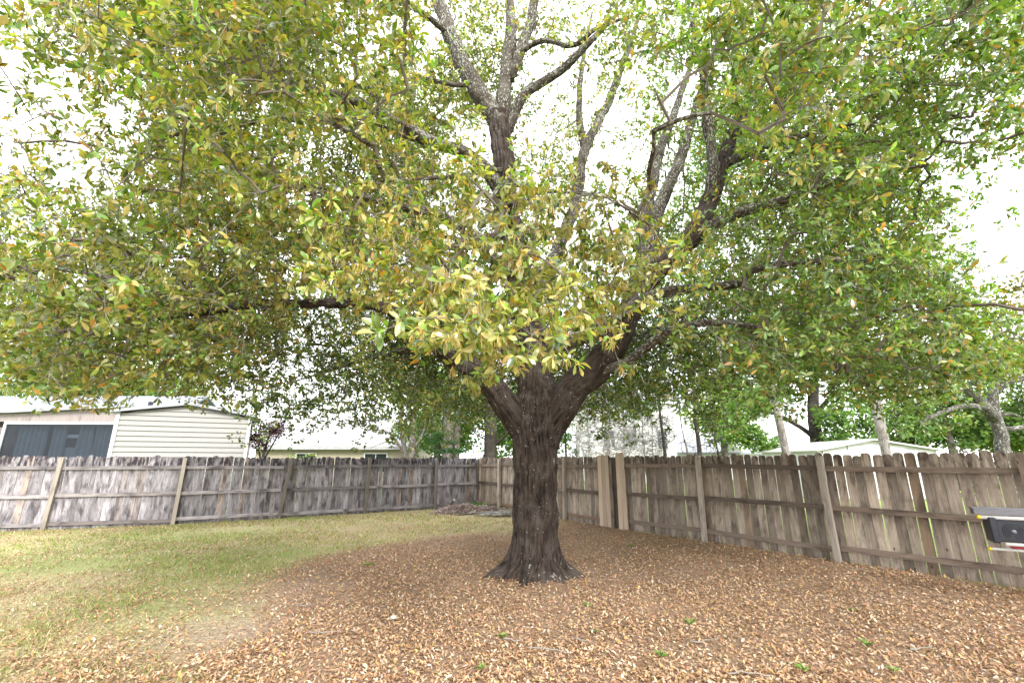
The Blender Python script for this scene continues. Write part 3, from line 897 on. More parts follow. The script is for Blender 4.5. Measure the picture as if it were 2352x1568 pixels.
# thin twigs to the shoots
tw = unit(np.cross(cpos - tips[rep], rng.normal(0, 1, (nc, 3)))) * 0.0018
tw2 = unit(np.cross(cpos - tips[rep], tw)) * 0.0018
_, _, cz_ = project(cpos)
nks = np.where((cz_ > 0.3) & (cz_ < 8.5))[0]
for ks, pale in ((nks[cz_[nks] >= 4.6], False), (nks[cz_[nks] < 4.6], True)):
  rings = []
  for c_, sc_ in ((tips[rep], 1.2), (cpos + cdir * 0.03, 0.6)):
    rings += [(c_ + tw * sc_)[ks], (c_ - 0.5 * tw * sc_ + 0.87 * tw2 * sc_)[ks], (c_ - 0.5 * tw * sc_ - 0.87 * tw2 * sc_)[ks]]
  v = np.stack(rings, 1).reshape(-1, 3)
  tq = np.array([(j, (j + 1) % 3, 3 + (j + 1) % 3, 3 + j) for j in range(3)])
  if pale:
    mesh("shoots", v - OAK0, (tq[None] + (np.arange(len(ks)) * 6)[:, None, None]).reshape(-1, 4), M_PALE_TWIG, oak, False, kind="stuff")
    continue
  bv.append(v); bq.append((tq[None] + (np.arange(len(ks)) * 6)[:, None, None]).reshape(-1, 4) + bn); bn += len(v)
mesh("twigs", np.vstack(bv) - OAK0, np.vstack(bq), M_TWIG, oak, False, kind="stuff")

PALS = [np.array([(.125, .225, .038), (.180, .300, .060), (.085, .160, .030), (.255, .330, .080), (.15, .25, .085), (.36, .19, .035)]),
        np.array([(.170, .195, .036), (.235, .235, .050), (.105, .140, .030), (.330, .270, .100), (.19, .225, .05), (.38, .19, .04)]),
        np.array([(.290, .285, .085), (.370, .325, .115), (.225, .255, .068), (.390, .260, .075), (.26, .285, .08), (.13, .19, .045)]),
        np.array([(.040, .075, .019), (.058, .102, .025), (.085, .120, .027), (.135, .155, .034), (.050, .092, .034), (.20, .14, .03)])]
PW = np.array([.26, .24, .2, .16, .1, .04])
nlv = rng.integers(6, 10, nc)
near_t = np.linalg.norm(cpos - np.array((0, 0, CAM_H)), axis=1)
lr = np.repeat(np.arange(nc), nlv)
n = len(lr)
az = rng.uniform(0, 2 * np.pi, n)
pol = np.radians(rng.uniform(35, 95, n))
e1 = unit(np.cross(cdir, np.array((0.31, 0.22, 0.93)))); e2 = np.cross(cdir, e1)
d = cdir[lr] * np.cos(pol)[:, None] + np.sin(pol)[:, None] * (np.cos(az)[:, None] * e1[lr] + np.sin(az)[:, None] * e2[lr])
d = unit(d + np.array((0, 0, -0.28)) * rng.random((n, 1)))
up = unit(cdir[lr] * 0.7 + np.array((0, 0, 0.75)) + rng.normal(0, 0.3, (n, 3)))
pos = cpos[lr] + cdir[lr] * rng.uniform(-0.035, 0.03, (n, 1)) + d * 0.006
Ln = rng.uniform(0.060, 0.104, n); Wn = Ln * rng.uniform(0.34, 0.46, n)
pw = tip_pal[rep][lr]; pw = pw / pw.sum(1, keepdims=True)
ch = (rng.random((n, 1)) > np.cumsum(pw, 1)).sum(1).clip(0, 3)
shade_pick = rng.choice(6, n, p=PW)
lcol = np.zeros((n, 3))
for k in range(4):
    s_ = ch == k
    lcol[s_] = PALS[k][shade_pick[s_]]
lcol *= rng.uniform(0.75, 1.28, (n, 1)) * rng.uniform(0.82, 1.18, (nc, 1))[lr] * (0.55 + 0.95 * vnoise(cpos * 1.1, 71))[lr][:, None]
pu, pv, pz = project(pos)
infr = (pu > 10) & (pu < 2342) & (pv > 10) & (pv < 1100) & (pz > 0.4)
bigl = np.argsort(-np.where(infr, Ln / np.maximum(pz, .3), 0))[:300]
restl = np.setdiff1d(np.arange(n), bigl)
nr, fr_ = restl[infr[restl] & (pz[restl] < 8.0)], restl[~(infr[restl] & (pz[restl] < 8.0))]
v, f = scatter_leaves(pos[nr] - OAK0, d[nr], up[nr], Ln[nr], Wn[nr], LEAF_LO_V, LEAF_LO_F)
v2, f2 = scatter_leaves(pos[fr_] - OAK0, d[fr_], up[fr_], Ln[fr_], Wn[fr_] * 1.15, RHOMB_V, RHOMB_F)
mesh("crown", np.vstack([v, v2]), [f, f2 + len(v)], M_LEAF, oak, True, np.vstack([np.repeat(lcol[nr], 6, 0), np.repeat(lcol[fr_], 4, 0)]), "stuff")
lv_me = []
for i in range(4):
    for c in PALS[i][:5]:
        tv, tf = leaf_hi(0.12 + 0.06 * (i % 3), 0.22, 7)
        ob = mesh("leaf", tv, tf, M_LEAF, None, True, np.tile(c, (len(tv), 1)))
        lv_me.append(ob.data); bpy.data.objects.remove(ob)
for i in bigl:
    ob = link("leaf", lv_me[ch[i] * 5 + min(shade_pick[i], 4)], oak)
    ob.matrix_local = basis(pos[i] - OAK0, d[i], up[i], Ln[i], Wn[i] * 1.05)

# hanging catkin tassels
ct = np.where(tip_cat)[0]
cs = np.where(np.isin(rep, ct) & (rng.random(nc) < 0.75))[0]
ns = rng.integers(5, 10, len(cs))
sr = np.repeat(cs, ns); n = len(sr)
p0 = cpos[sr] + rng.normal(0, 0.012, (n, 3)) + cdir[sr] * 0.02
ln = rng.uniform(0.035, 0.075, n)
sw = rng.normal(0, 0.012, (n, 3)); sw[:, 2] = 0
yaw = rng.uniform(0, np.pi, n)
sd = np.stack([np.cos(yaw), np.sin(yaw), 0 * yaw], 1) * 0.0032
sd2 = np.stack([-np.sin(yaw), np.cos(yaw), 0 * yaw], 1) * 0.0032
p1 = p0 + sw * 0.9 + np.array((0, 0, -0.5)) * ln[:, None]
p2 = p0 + sw * 1.3 + np.array((0, 0, -1.0)) * ln[:, None]
v = np.stack([p0 + sd * .6, p0 - sd * .6, p1 + sd, p1 - sd, p2 + sd * .5, p2 - sd * .5, p0 + sd2 * .6, p0 - sd2 * .6, p1 + sd2, p1 - sd2, p2 + sd2 * .5, p2 - sd2 * .5], 1).reshape(-1, 3)
cq = np.array([(0, 1, 3, 2), (2, 3, 5, 4), (6, 7, 9, 8), (8, 9, 11, 10)])
q = (cq[None] + (np.arange(n) * 12)[:, None, None]).reshape(-1, 4)
cc = pick(n, [(.46, .38, .13), (.38, .33, .10), (.50, .40, .17), (.42, .28, .10)], [4, 3, 2, 1])
mesh("catkins", v - OAK0, q, M_CATKIN, oak, False, np.repeat(cc, 12, 0), "stuff")

# ------------------------------------------------------------------ fences
M_WOOD_L = wood_mat("fence_grey", (0.03, 0.026, 0.028), (0.22, 0.20, 0.213), (0.47, 0.445, 0.47), (0.036, 0.029, 0.035), 0.76, True, (0.30, 0.20, 0.12), 0.06)
M_WOOD_R = wood_mat("fence_brown", (0.03, 0.022, 0.018), (0.24, 0.190, 0.150), (0.43, 0.365, 0.305), (0.060, 0.042, 0.034), 0.58, True, (0.24, 0.16, 0.10), 0.14)
M_RAIL_L = wood_mat("rail_grey", (0.03, 0.026, 0.028), (0.17, 0.15, 0.155), (0.36, 0.335, 0.34), (0.05, 0.042, 0.045), 0.55, False, (0.2, 0.17, 0.15), 0.05)
M_RAIL_R = wood_mat("rail_brown", (0.03, 0.022, 0.018), (0.13, 0.095, 0.075), (0.24, 0.19, 0.155), (0.05, 0.036, 0.03), 0.45, False)
M_POST = wood_mat("post_wood", (0.04, 0.032, 0.026), (0.22, 0.185, 0.155), (0.36, 0.32, 0.28), (0.10, 0.085, 0.07), 0.25, False)
M_NEW = wood_mat("newer_board", (0.10, 0.055, 0.03), (0.36, 0.27, 0.20), (0.47, 0.38, 0.30), (0.22, 0.16, 0.11), 0.15, False)
M_DARKPOST = wood_mat("dark_post", (0.02, 0.015, 0.012), (0.10, 0.075, 0.06), (0.17, 0.135, 0.11), (0.035, 0.027, 0.022), 0.5, False)

def picket_mesh(w, h, th=0.018, cut=0.045):
    e = cut
    pts = [(-w / 2, 0), (w / 2, 0), (w / 2, h - e), (w / 2 - e * 0.28, h - e * 0.3), (w / 2 - e * 0.85, h), (-w / 2 + e * 0.85, h), (-w / 2 + e * 0.28, h - e * 0.3), (-w / 2, h - e)]
    return MB().prism(pts, -th / 2, th / 2)

def as_data(mb, mat, bevel=0):
    o = mb.build("tmp", mat)
    me = o.data
    bpy.data.objects.remove(o)
    return me

def frame(loc, X, Y, Z):
    m = Matrix.Identity(4)
    for r in range(3):
        m[r][0] = X[r]; m[r][1] = Y[r]; m[r][2] = Z[r]; m[r][3] = loc[r]
    return m

def fence_run(posts, parent, mat_p, mat_r, pitch, width, rails=(0.16, 0.85, 1.54), tilts=None, first_post=True, last_post=True, post_mats=None, height=1.83, skip_last=0.0):
    pm = [as_data(picket_mesh(width + rng.uniform(-0.004, 0.004), height + rng.uniform(-0.03, 0.02), 0.018, rng.uniform(0.038, 0.055)), mat_p) for _ in range(10)]
    org = np.array((parent.location.x, parent.location.y, 0))
    for i in range(len(posts) - 1):
        a, b = posts[i], posts[i + 1]
        d = (b - a); L = np.linalg.norm(d); d = d / L
        nrm = np.array((d[1], -d[0]))
        if np.dot(nrm, TREE - a) < 0:
            nrm = -nrm
        D, N, Z = np.array((*d, 0)), np.array((*nrm, 0)), np.array((0, 0, 1.0))
        n = max(1, round(L / pitch))
        step = L / n
        for k in range(n):
            tilt = rng.normal(0, 0.006)
            X = unit(D + tilt * Z + N * rng.normal(0, 0.045)); Zp = unit(Z - tilt * D + N * rng.normal(0, 0.004))
            pos = np.array((*(a + d * ((k + 0.5) * step + rng.normal(0, 0.0025))), rng.uniform(-0.02, 0.015))) + N * rng.uniform(-0.010, 0.002)
            o = link("picket", pm[rng.integers(10)], parent)
            Yv = np.cross(Zp, X)
            o.matrix_local = frame(pos - org, X, Yv, Zp)
        for hz in rails:
            e0, e1 = hz + rng.normal(0, 0.02), hz + rng.normal(0, 0.02)
            ln = L - 0.03
            me = as_data(MB().box(-0.044, 0.044, -0.019, 0.019, 0, ln), mat_r)
            o = link("rail", me, parent)
            dv = unit(np.array((*(d * L), e1 - e0)))
            Xr = unit(Z - dv * np.dot(Z, dv))
            off = 0.032 + rng.uniform(0, 0.004)
            o.matrix_local = frame(np.array((*(a + d * 0.015), e0)) + N * off - org, Xr, np.cross(dv, Xr), dv)
    for i, a in enumerate(posts):
        if (i == 0 and not first_post) or (i == len(posts) - 1 and not last_post):
            continue
        j = min(i, len(posts) - 2)
        d = unit(posts[j + 1] - posts[j]); nrm = np.array((d[1], -d[0]))
        if np.dot(nrm, TREE - a) < 0:
            nrm = -nrm
        tl = tilts[i] if tilts else rng.normal(0, 0.01)
        D, N = np.array((*d, 0)), np.array((*nrm, 0))
        h = 1.76 + rng.uniform(-0.05, 0.06)
        me = as_data(MB().prism([(-0.046, -0.1), (0.046, -0.1), (0.046, h - 0.01), (0.036, h), (-0.036, h), (-0.046, h - 0.01)], -0.045, 0.045), (post_mats or {}).get(i, M_POST))
        Z = unit(np.array((0, 0, 1.0)) + tl * D + N * rng.normal(0, 0.01))
        X = unit(D - Z * np.dot(D, Z))
        o = link("post", me, parent)
        o.matrix_local = frame(np.array((*a, 0)) + N * 0.099 - org, X, np.cross(Z, X), Z)

f1 = thing("picket_fence", "weathered grey picket fence with black mildew along the lawn side of the yard", "fence", (*LEFT_POSTS[0], 0))
fence_run(LEFT_POSTS, f1, M_WOOD_L, M_RAIL_L, 0.1405, 0.1385, (0.13, 0.83, 1.53), (0, 0.02, 0.015, 0.10, 0.03, 0.0, 0), post_mats={6: M_DARKPOST})
f2 = thing("picket_fence", "short run of pale streaked pickets between the fence corner and the gate", "fence", (*RIGHT_POSTS[0], 0))
fence_run(RIGHT_POSTS, f2, M_WOOD_R, M_RAIL_R, 0.141, 0.137, (0.16, 0.86, 1.55), first_post=False, post_mats={0: M_DARKPOST})
f3 = thing("picket_fence", "brown picket fence with light showing through gaps beside the leaf litter", "fence", (*RIGHT2_POSTS[0], 0))
fence_run(RIGHT2_POSTS, f3, M_WOOD_R, M_RAIL_R, 0.1485, 0.1395, (0.24, 0.90, 1.58), (0, 0.02, -0.02, 0.0, 0), first_post=False, post_mats={3: M_DARKPOST})
gate = thing("wooden_gate", "brown wooden gate edged with newer pale boards", "gate", (*GATE_A, 0))
fence_run([GATE_A, GATE_B], gate, M_WOOD_R, M_RAIL_R, 0.141, 0.136, (0.17, 0.87, 1.56), first_post=False, last_post=False)

def stand_boards(parent, org2, spots, mat, name, h=1.85, w=0.14, off=0.075):
    dd = unit(RIGHT2_POSTS[1] - RIGHT2_POSTS[0]); dg = unit(GATE_B - GATE_A)
    for s, which, hh in spots:
        d = dg if which else dd
        base = (GATE_B if which else RIGHT2_POSTS[0]) + d * s
        nrm = np.array((d[1], -d[0]))
        if np.dot(nrm, TREE - base) < 0:
            nrm = -nrm
        me = as_data(picket_mesh(w, hh, 0.02, 0.05), mat)
        o = link(name, me, parent)
        Z = unit(np.array((rng.normal(0, .006), rng.normal(0, .006), 1.0)))
        X = unit(np.array((*d, 0)) - Z * np.dot(np.array((*d, 0)), Z))
        o.matrix_local = frame(np.array((*(base + nrm * off), 0.01)) - np.array((*org2, 0)), X, np.cross(Z, X), Z)
stand_boards(gate, GATE_A, [(-0.34, 1, 1.85), (-0.19, 1, 1.86), (-0.04, 1, 1.85)], M_NEW, "newer_board")
stand_boards(gate, GATE_A, [(0.085, 1, 1.74)], M_DARKPOST, "edge_board", w=0.10, off=0.06)
stand_boards(f3, RIGHT2_POSTS[0], [(0.10, 0, 1.90), (0.255, 0, 1.91)], M_NEW, "newer_board")
pd = unit(RIGHT2_POSTS[1] - RIGHT2_POSTS[0])
me = as_data(MB().box(-0.045, 0.045, -0.045, 0.045, -0.1, 1.78), M_DARKPOST)
o = link("post", me, f3)
o.location = (*(pd * 0.02), 0)
me = as_data(MB().box(-0.09, 0.09, -0.03, 0.03, -0.1, 1.80), M_DARKPOST)
o = link("post", me, f3)
gm = (GATE_B + RIGHT2_POSTS[0]) / 2 - RIGHT2_POSTS[0]
o.location = (*gm, 0); o.rotation_euler = (0, 0, math.atan2(pd[1], pd[0]))

# ------------------------------------------------------------------ neighbouring buildings
M_WHITE = plain("white_trim", (0.46, 0.46, 0.46), 0.5, var=0.05)
M_SIDING = plain("cream_siding", (0.225, 0.218, 0.208), 0.55, var=0.05)
M_GREYSIDE = plain("pale_siding", (0.60, 0.60, 0.60), 0.55, var=0.05)
M_METALROOF = plain("white_metal_roof", (0.26, 0.27, 0.295), 0.4, 0.0, var=0.06)
M_SHINGLE = plain("grey_shingle", (0.17, 0.18, 0.21), 0.9, var=0.2, scale=3)
M_PALEROOF = plain("pale_shingle", (0.27, 0.265, 0.275), 0.9, var=0.12, scale=3)
M_WALLWOOD = wood_mat("house_plank", (0.05, 0.04, 0.04), (0.20, 0.17, 0.17), (0.34, 0.29, 0.285), (0.12, 0.09, 0.085), 0.3, False, (0.2, 0.17, 0.16), 0.02)
M_CREAM = plain("cream_wall", (0.30, 0.26, 0.20), 0.8, var=0.08)
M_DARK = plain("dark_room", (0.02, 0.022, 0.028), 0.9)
M_CURTAIN = plain("curtain", (0.22, 0.235, 0.25), 0.9, var=0.15)
M_BRICK = plain("chimney_white", (0.72, 0.70, 0.68), 0.85, var=0.1)
t = NT("window_glass")
gl = t.n("BsdfGlossy"); gl.inputs["Roughness"].default_value = 0.03
gl.inputs["Color"].default_value = (0.8, 0.85, 0.9, 1)
tr = t.n("BsdfTransparent"); tr.inputs["Color"].default_value = (0.52, 0.56, 0.60, 1)
mx = t.n("MixShader"); mx.inputs[0].default_value = 0.025
t.l(tr.outputs[0], mx.inputs[1]); t.l(gl.outputs[0], mx.inputs[2]); t.l(mx.outputs[0], t.out.inputs[0])
M_GLASS = t.m

def window(parent, x0, x1, z0, z1, y, fw=0.07, bars=(), hbars=(), room=True):
    w = MB()
    w.box(x0 - fw, x0, y - 0.05, y + 0.03, z0 - fw, z1 + fw); w.box(x1, x1 + fw, y - 0.05, y + 0.03, z0 - fw, z1 + fw)
    w.box(x0, x1, y - 0.05, y + 0.03, z1, z1 + fw); w.box(x0, x1, y - 0.05, y + 0.03, z0 - fw, z0)
    o = w.build("window", M_WHITE, parent)
    for b in bars:
        MB().box(b - 0.02, b + 0.02, y - 0.03, y + 0.02, z0, z1).build("mullion", M_WHITE, o)
    for b in hbars:
        MB().box(x0, x1, y - 0.028, y + 0.018, b - 0.02, b + 0.02).build("mullion", M_WHITE, o)
    MB().box(x0, x1, y - 0.008, y - 0.002, z0, z1).build("pane", M_GLASS, o)
    if room:
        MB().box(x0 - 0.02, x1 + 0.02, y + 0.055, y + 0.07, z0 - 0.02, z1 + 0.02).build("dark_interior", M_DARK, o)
    return o

# house with the wide curtained window, behind the grey fence
hA = thing("house", "plank-sided house with a wide white framed window and grey curtains", "house", (-22.2, 16.6, 0), math.radians(3))
MB().box(0, 7.55, 1.3, 4, 0, 3.28).build("wall", M_WALLWOOD, hA)
for i in range(9):
    x0 = 0.0
    z0 = 0.05 + i * 0.36
    if z0 + 0.35 < 1.5:
        MB().box(0, 7.55, 0.55, 0.612, z0, z0 + 0.345).build("plank", M_WALLWOOD, hA)
    elif z0 < 3.2:
        z1_ = min(z0 + 0.345, 3.27)
        if z1_ < 3.13:
            MB().box(0, 3.2, 0.55, 0.612, z0, z1_).build("plank", M_WALLWOOD, hA)
            MB().box(7.32, 7.55, 0.55, 0.612, z0, z1_).build("plank", M_WALLWOOD, hA)
MB().band([(0, 3.13), (3.4, 3.13), (7.56, 3.13)], [(0, 3.36), (3.4, 3.42), (7.56, 3.66)], 0.50, 0.56).build("fascia", M_WALLWOOD, hA)
MB().band([(-0.4, 3.385), (3.4, 3.445), (7.75, 3.69)], [(-0.4, 3.46), (3.4, 3.52), (7.75, 3.76)], 0.30, 4.2).build("roof", M_METALROOF, hA)
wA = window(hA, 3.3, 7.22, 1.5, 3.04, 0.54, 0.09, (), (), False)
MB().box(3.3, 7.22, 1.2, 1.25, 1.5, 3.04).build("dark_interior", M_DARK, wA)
def curtain(x0, x1, z0, z1, y, folds, parent, flare=0.0):
    nx_, nz_ = folds * 8, 6
    vs_ = []
    for j in range(nz_ + 1):
        s = j / nz_
        for i in range(nx_ + 1):
            a = i / nx_
            xx = x0 + (x1 - x0) * a + flare * (1 - s) * (a - 0.5)
            vs_.append((xx, y + 0.08 * math.sin(a * folds * 2 * math.pi + 0.7 * math.sin(3 * s)), z0 + (z1 - z0) * s))
    fs = [(j * (nx_ + 1) + i, j * (nx_ + 1) + i + 1, (j + 1) * (nx_ + 1) + i + 1, (j + 1) * (nx_ + 1) + i) for j in range(nz_) for i in range(nx_)]
    mesh("curtain", vs_, np.array(fs), M_CURTAIN, parent, True)
curtain(3.55, 4.62, 1.5, 3.02, 0.75, 6, wA); curtain(4.78, 5.3, 1.5, 3.02, 0.76, 3, wA); curtain(5.75, 6.25, 1.5, 3.02, 0.76, 3, wA, 0.25); curtain(6.35, 7.15, 1.5, 3.02, 0.75, 5, wA)
MB().box(5.25, 5.8, 0.86, 0.9, 2.55, 2.68).build("inner_sash", M_WHITE, wA)
MB().box(5.25, 5.8, 0.88, 0.9, 1.5, 2.2).build("inner_panel", M_CURTAIN, wA)

# shed with horizontal lap siding
sh = thing("shed", "cream lap-sided shed with a low white gable roof behind the grey fence", "shed", (-13.95, 16.2, 0), math.radians(27))
SW, SE, SA = 4.15, 3.38, 3.70
MB().box(0.02, SW - 0.02, 0.05, 3, 0, SE - 0.02).build("wall", M_SIDING, sh)
nrow = 20
for i in range(nrow):
    z0 = 0.02 + i * 0.182
    z1 = z0 + 0.178
    if z0 > SA - 0.06:
        break
    def half(z):
        return SW / 2 if z <= SE else max(0.05, SW / 2 * (SA - z) / (SA - SE))
    xa, xb = half(z0 + 0.02), half(z1)
    m_ = MB()
    cx_ = SW / 2
    x_lo0, x_lo1 = cx_ - xa + 0.06, cx_ + xa - 0.06
    x_hi0, x_hi1 = cx_ - xb + 0.06, cx_ + xb - 0.06
    if x_hi1 - x_hi0 < 0.1:
        x_hi0, x_hi1 = cx_ - 0.05, cx_ + 0.05
    vv = [(x_lo0, 0.0, z0), (x_lo1, 0.0, z0), (x_hi1, 0.035, z1), (x_hi0, 0.035, z1), (x_lo0, 0.046, z0), (x_lo1, 0.046, z0), (x_hi1, 0.046, z1), (x_hi0, 0.046, z1)]
    m_.add(vv, [(0, 1, 2, 3), (5, 4, 7, 6), (0, 4, 5, 1), (3, 2, 6, 7), (0, 3, 7, 4), (1, 5, 6, 2)])
    m_.build("siding_board", M_SIDING, sh)
for x0, x1 in ((-0.02, 0.09), (SW - 0.09, SW + 0.02)):
    MB().box(x0, x1, -0.02, 0.045, 0, SE - 0.01).build("corner_board", M_WHITE, sh)
MB().band([(-0.18, SE - 0.03), (SW / 2, SA + 0.03), (SW + 0.18, SE - 0.03)], [(-0.18, SE + 0.07), (SW / 2, SA + 0.14), (SW + 0.18, SE + 0.07)], -0.16, 3.2).build("roof", M_METALROOF, sh)

# grey roofed house further left
hG = thing("house", "far house under a plain grey shingle roof above the plank house", "house", (-40, 30, 0))
MB().box(0, 16.4, 0.4, 9, 0, 3.9).build("wall", M_GREYSIDE, hG)
def gable_x(parent, x0, x1, y0, y1, ze, zr, mat, th=0.14, ov=0.4):
    """roof with its ridge along x"""
    ym = (y0 + y1) / 2
    v = []
    for x in (x0 - ov, x1 + ov):
        v += [(x, y0 - ov, ze), (x, ym, zr), (x, y1 + ov, ze), (x, y0 - ov, ze - th), (x, ym, zr - th), (x, y1 + ov, ze - th)]
    q = [(0, 6, 7, 1), (1, 7, 8, 2), (3, 4, 10, 9), (4, 5, 11, 10), (0, 3, 9, 6), (2, 8, 11, 5), (0, 1, 4, 3), (1, 2, 5, 4), (6, 9, 10, 7), (7, 10, 11, 8)]
    return MB().add(v, q).build("roof", mat, parent)
r = gable_x(hG, 0, 16.4, 0.4, 9, 4.1, 6.5, M_SHINGLE)
MB().box(14.3, 14.5, 2.2, 2.4, 5.0, 5.75).build("vent_pipe", M_DARK, r)

# long low house with a pale roof
hB = thing("house", "long low cream house with a wide pale roof seen past the grey fence", "house", (-17.0, 30, 0), math.radians(2))
MB().box(0.3, 10.8, 0.5, 8, 0, 2.5).build("wall", M_CREAM, hB)
gable_x(hB, 0, 11.2, 0.5, 8, 2.62, 4.7, M_PALEROOF, 0.2, 0.45)
window(hB, 7.4, 8.8, 1.0, 2.15, 0.46, 0.07, (8.1,))
window(hB, 3.0, 4.2, 1.0, 2.15, 0.46, 0.07, (3.6,))

# two storey white house behind the bare trees
hC = thing("house", "two storey white sided house behind the bare grey trees", "house", (6.2, 36, 0), math.radians(-2))
MB().box(0, 6.4, 0.06, 8, 0, 6.1).build("wall", M_GREYSIDE, hC)
for i in range(24):
    z0 = 0.1 + i * 0.245
    MB().box(0, 6.4, 0.0 + 0.004 * (i % 2), 0.055, z0, z0 + 0.235).build("siding_board", M_GREYSIDE, hC)
gable_x(hC, 0, 6.4, 0.0, 8, 6.3, 8.6, M_PALEROOF)
for x0 in (0.9, 2.6):
    window(hC, x0, x0 + 0.8, 2.7, 4.0, -0.03, 0.09, (), (3.35,))
window(hC, 5.0, 5.7, 2.6, 3.9, -0.03, 0.09, (), (3.25,))

# low house with a white chimney
hD = thing("house", "low white roofed house with a square white chimney", "house", (14.5, 44, 0))
MB().box(0, 10, 0.5, 8, 0, 2.4).build("wall", M_GREYSIDE, hD)
r = gable_x(hD, 0, 10, 0.5, 8, 2.5, 3.9, M_METALROOF, 0.18)
MB().box(3.2, 4.3, 3.2, 4.1, 3.2, 4.55).build("chimney", M_BRICK, r)
MB().prism([(4.6, 2.45), (7.0, 2.45), (5.8, 3.35)], -0.6, 3.0).build("porch_gable", M_METALROOF, hD)

# white gabled shed beyond the brown fence
sE = thing("shed", "white metal shed with a shallow grey-edged gable beyond the brown fence", "shed", (14.4, 22, 0))
W_, E_, A_ = 5.6, 2.18, 2.64
MB().prism([(0, 0), (W_, 0), (W_, E_), (W_ / 2 - 0.2, A_), (0, E_)], 0.05, 5).build("wall", M_WHITE, sE)
for i in range(13):
    z0 = 0.02 + i * 0.2
    hw = W_ / 2 if z0 + 0.19 < E_ else W_ / 2 * (A_ - z0 - 0.19) / (A_ - E_)
    if hw > 0.2:
        MB().box(W_ / 2 - hw + 0.02, W_ / 2 + hw - 0.02, 0.0, 0.046, z0, z0 + 0.19).build("siding_board", M_WHITE, sE)
MB().band([(-0.2, E_ - 0.03), (W_ / 2 - 0.2, A_ + 0.01), (W_ + 0.2, E_ - 0.03)], [(-0.2, E_ + 0.03), (W_ / 2 - 0.2, A_ + 0.08), (W_ + 0.2, E_ + 0.03)], -0.2, 5.2).build("roof", plain("grey_metal", (0.45, 0.44, 0.43), 0.5), sE)

# ------------------------------------------------------------------ trees beyond the fence
M_FARBARK = bark_mat("far_bark", (0.05, 0.04, 0.035), (0.13, 0.11, 0.095), (0.2, 0.18, 0.16), (0.3, 0.3, 0.28), 0.7, 0.62, 0.3)
M_DARKBARK = bark_mat("dark_bark", (0.015, 0.012, 0.01), (0.045, 0.036, 0.03), (0.07, 0.06, 0.05), (0.12, 0.12, 0.11), 0.7, 0.66, 0.3)
M_PINEBARK = bark_mat("pine_bark", (0.09, 0.075, 0.07), (0.20, 0.17, 0.16), (0.26, 0.235, 0.225), (0.32, 0.31, 0.30), 0.8, 0.55, 0.4)
M_LICHENBARK = bark_mat("lichen_bark", (0.04, 0.035, 0.03), (0.10, 0.09, 0.08), (0.17, 0.16, 0.15), (0.30, 0.30, 0.28), 1.2, 0.55, 0.6)
M_GREYBARK = bark_mat("grey_bark", (0.12, 0.11, 0.10), (0.30, 0.29, 0.27), (0.42, 0.41, 0.39), (0.55, 0.55, 0.53), 0.8, 0.55, 0.5)

G_BRIGHT = [(.12, .23, .05), (.17, .29, .07), (.08, .165, .04), (.24, .34, .10)]
G_LIME = [(.22, .34, .07), (.30, .40, .10), (.16, .27, .05), (.36, .40, .13)]
G_SOFT = [(.14, .24, .07), (.20, .30, .10), (.10, .18, .06), (.26, .33, .13)]
G_PINE = [(.06, .14, .07), (.09, .19, .09), (.05, .10, .06), (.14, .22, .12)]
G_DEEP = [(.03, .085, .025), (.045, .12, .035), (.06, .15, .04)]
G_PURPLE = [(.06, .02, .03), (.10, .035, .05), (.05, .03, .035), (.13, .07, .07)]
G_OAKISH = [(.22, .25, .05), (.16, .22, .045), (.32, .27, .08), (.36, .20, .07), (.12, .17, .03)]

def clump_leaves(clumps, n, size, pal, org, flat=0.0, aspect=0.5):
    cl = np.array(clumps, float)
    vol = (cl[:, 3] * cl[:, 4] * cl[:, 5]) ** (2 / 3)
    which = rng.choice(len(cl), n, p=vol / vol.sum())
    d = unit(rng.normal(0, 1, (n, 3)))
    rr = rng.random(n) ** 0.45
    bump = 0.75 + 0.5 * vnoise(d * 2.4 + which[:, None] * 3.1, 61)
    p = cl[which, :3] + d * (rr * bump)[:, None] * cl[which, 3:6]
    keep = vnoise(p * (2.2 / max(0.4, cl[:, 3].mean())), 62) > 0.36
    p = p[keep]; d = d[keep]; n = len(p)
    dirs = unit(rng.normal(0, 1, (n, 3)) * np.array((1, 1, 0.6)) + np.array((0, 0, -0.25)))
    up = unit(rng.normal(0, 0.6, (n, 3)) + np.array((0, 0, 1)) + 0.4 * d)
    L = 1.3 * size * rng.uniform(0.6, 1.3, n)
    v, f = scatter_leaves(p - org, dirs, up, L, L * aspect * 1.3, RHOMB_V, RHOMB_F)
    cc = pick(n, pal, np.ones(len(pal))) * (0.45 + 0.5 * vnoise(p * (1.6 / max(0.4, cl[:, 3].mean())), 63))[:, None]
    return v, f, np.repeat(cc, 4, 0)

def far_tree(name, label, base, stems, clumps, n, size, pal, bark=M_FARBARK, group=None, cat="tree", aspect=0.5):
    base = np.array((base[0], base[1], 0.0))
    o = thing(name, label, cat, base, 0, group)
    for k, (pts, rads) in enumerate(stems):
        s = spline(np.hstack([np.asarray(pts, float), np.asarray(rads, float)[:, None]]), 0.15)
        v, q, bco = bark_tube(s[:, :3], np.maximum(s[:, 3], .004), 14, 0.012 if s[:, 3].max() > 0.08 else 0.0, 200 + k, 5)
        mesh("trunk" if k == 0 else "branch", v - base, quads_tris(q), bark, o, True, vec=bco)
    if clumps:
        v, f, c = clump_leaves(clumps, n, size, pal, base, 0, aspect)
        mesh("crown", v, f, M_FAR_LEAF, o, False, c, "stuff")
    return o

def W(u, y, z=0.0):
    """x of a sight column u at depth y near eye height"""
    return (u - 1176) / FPX / 1.03 * y

def C(u, v, y, r, rz=None):
    p = P(u, v, y)
    return (p[0], p[1], p[2], r, r, rz or r * 0.75)

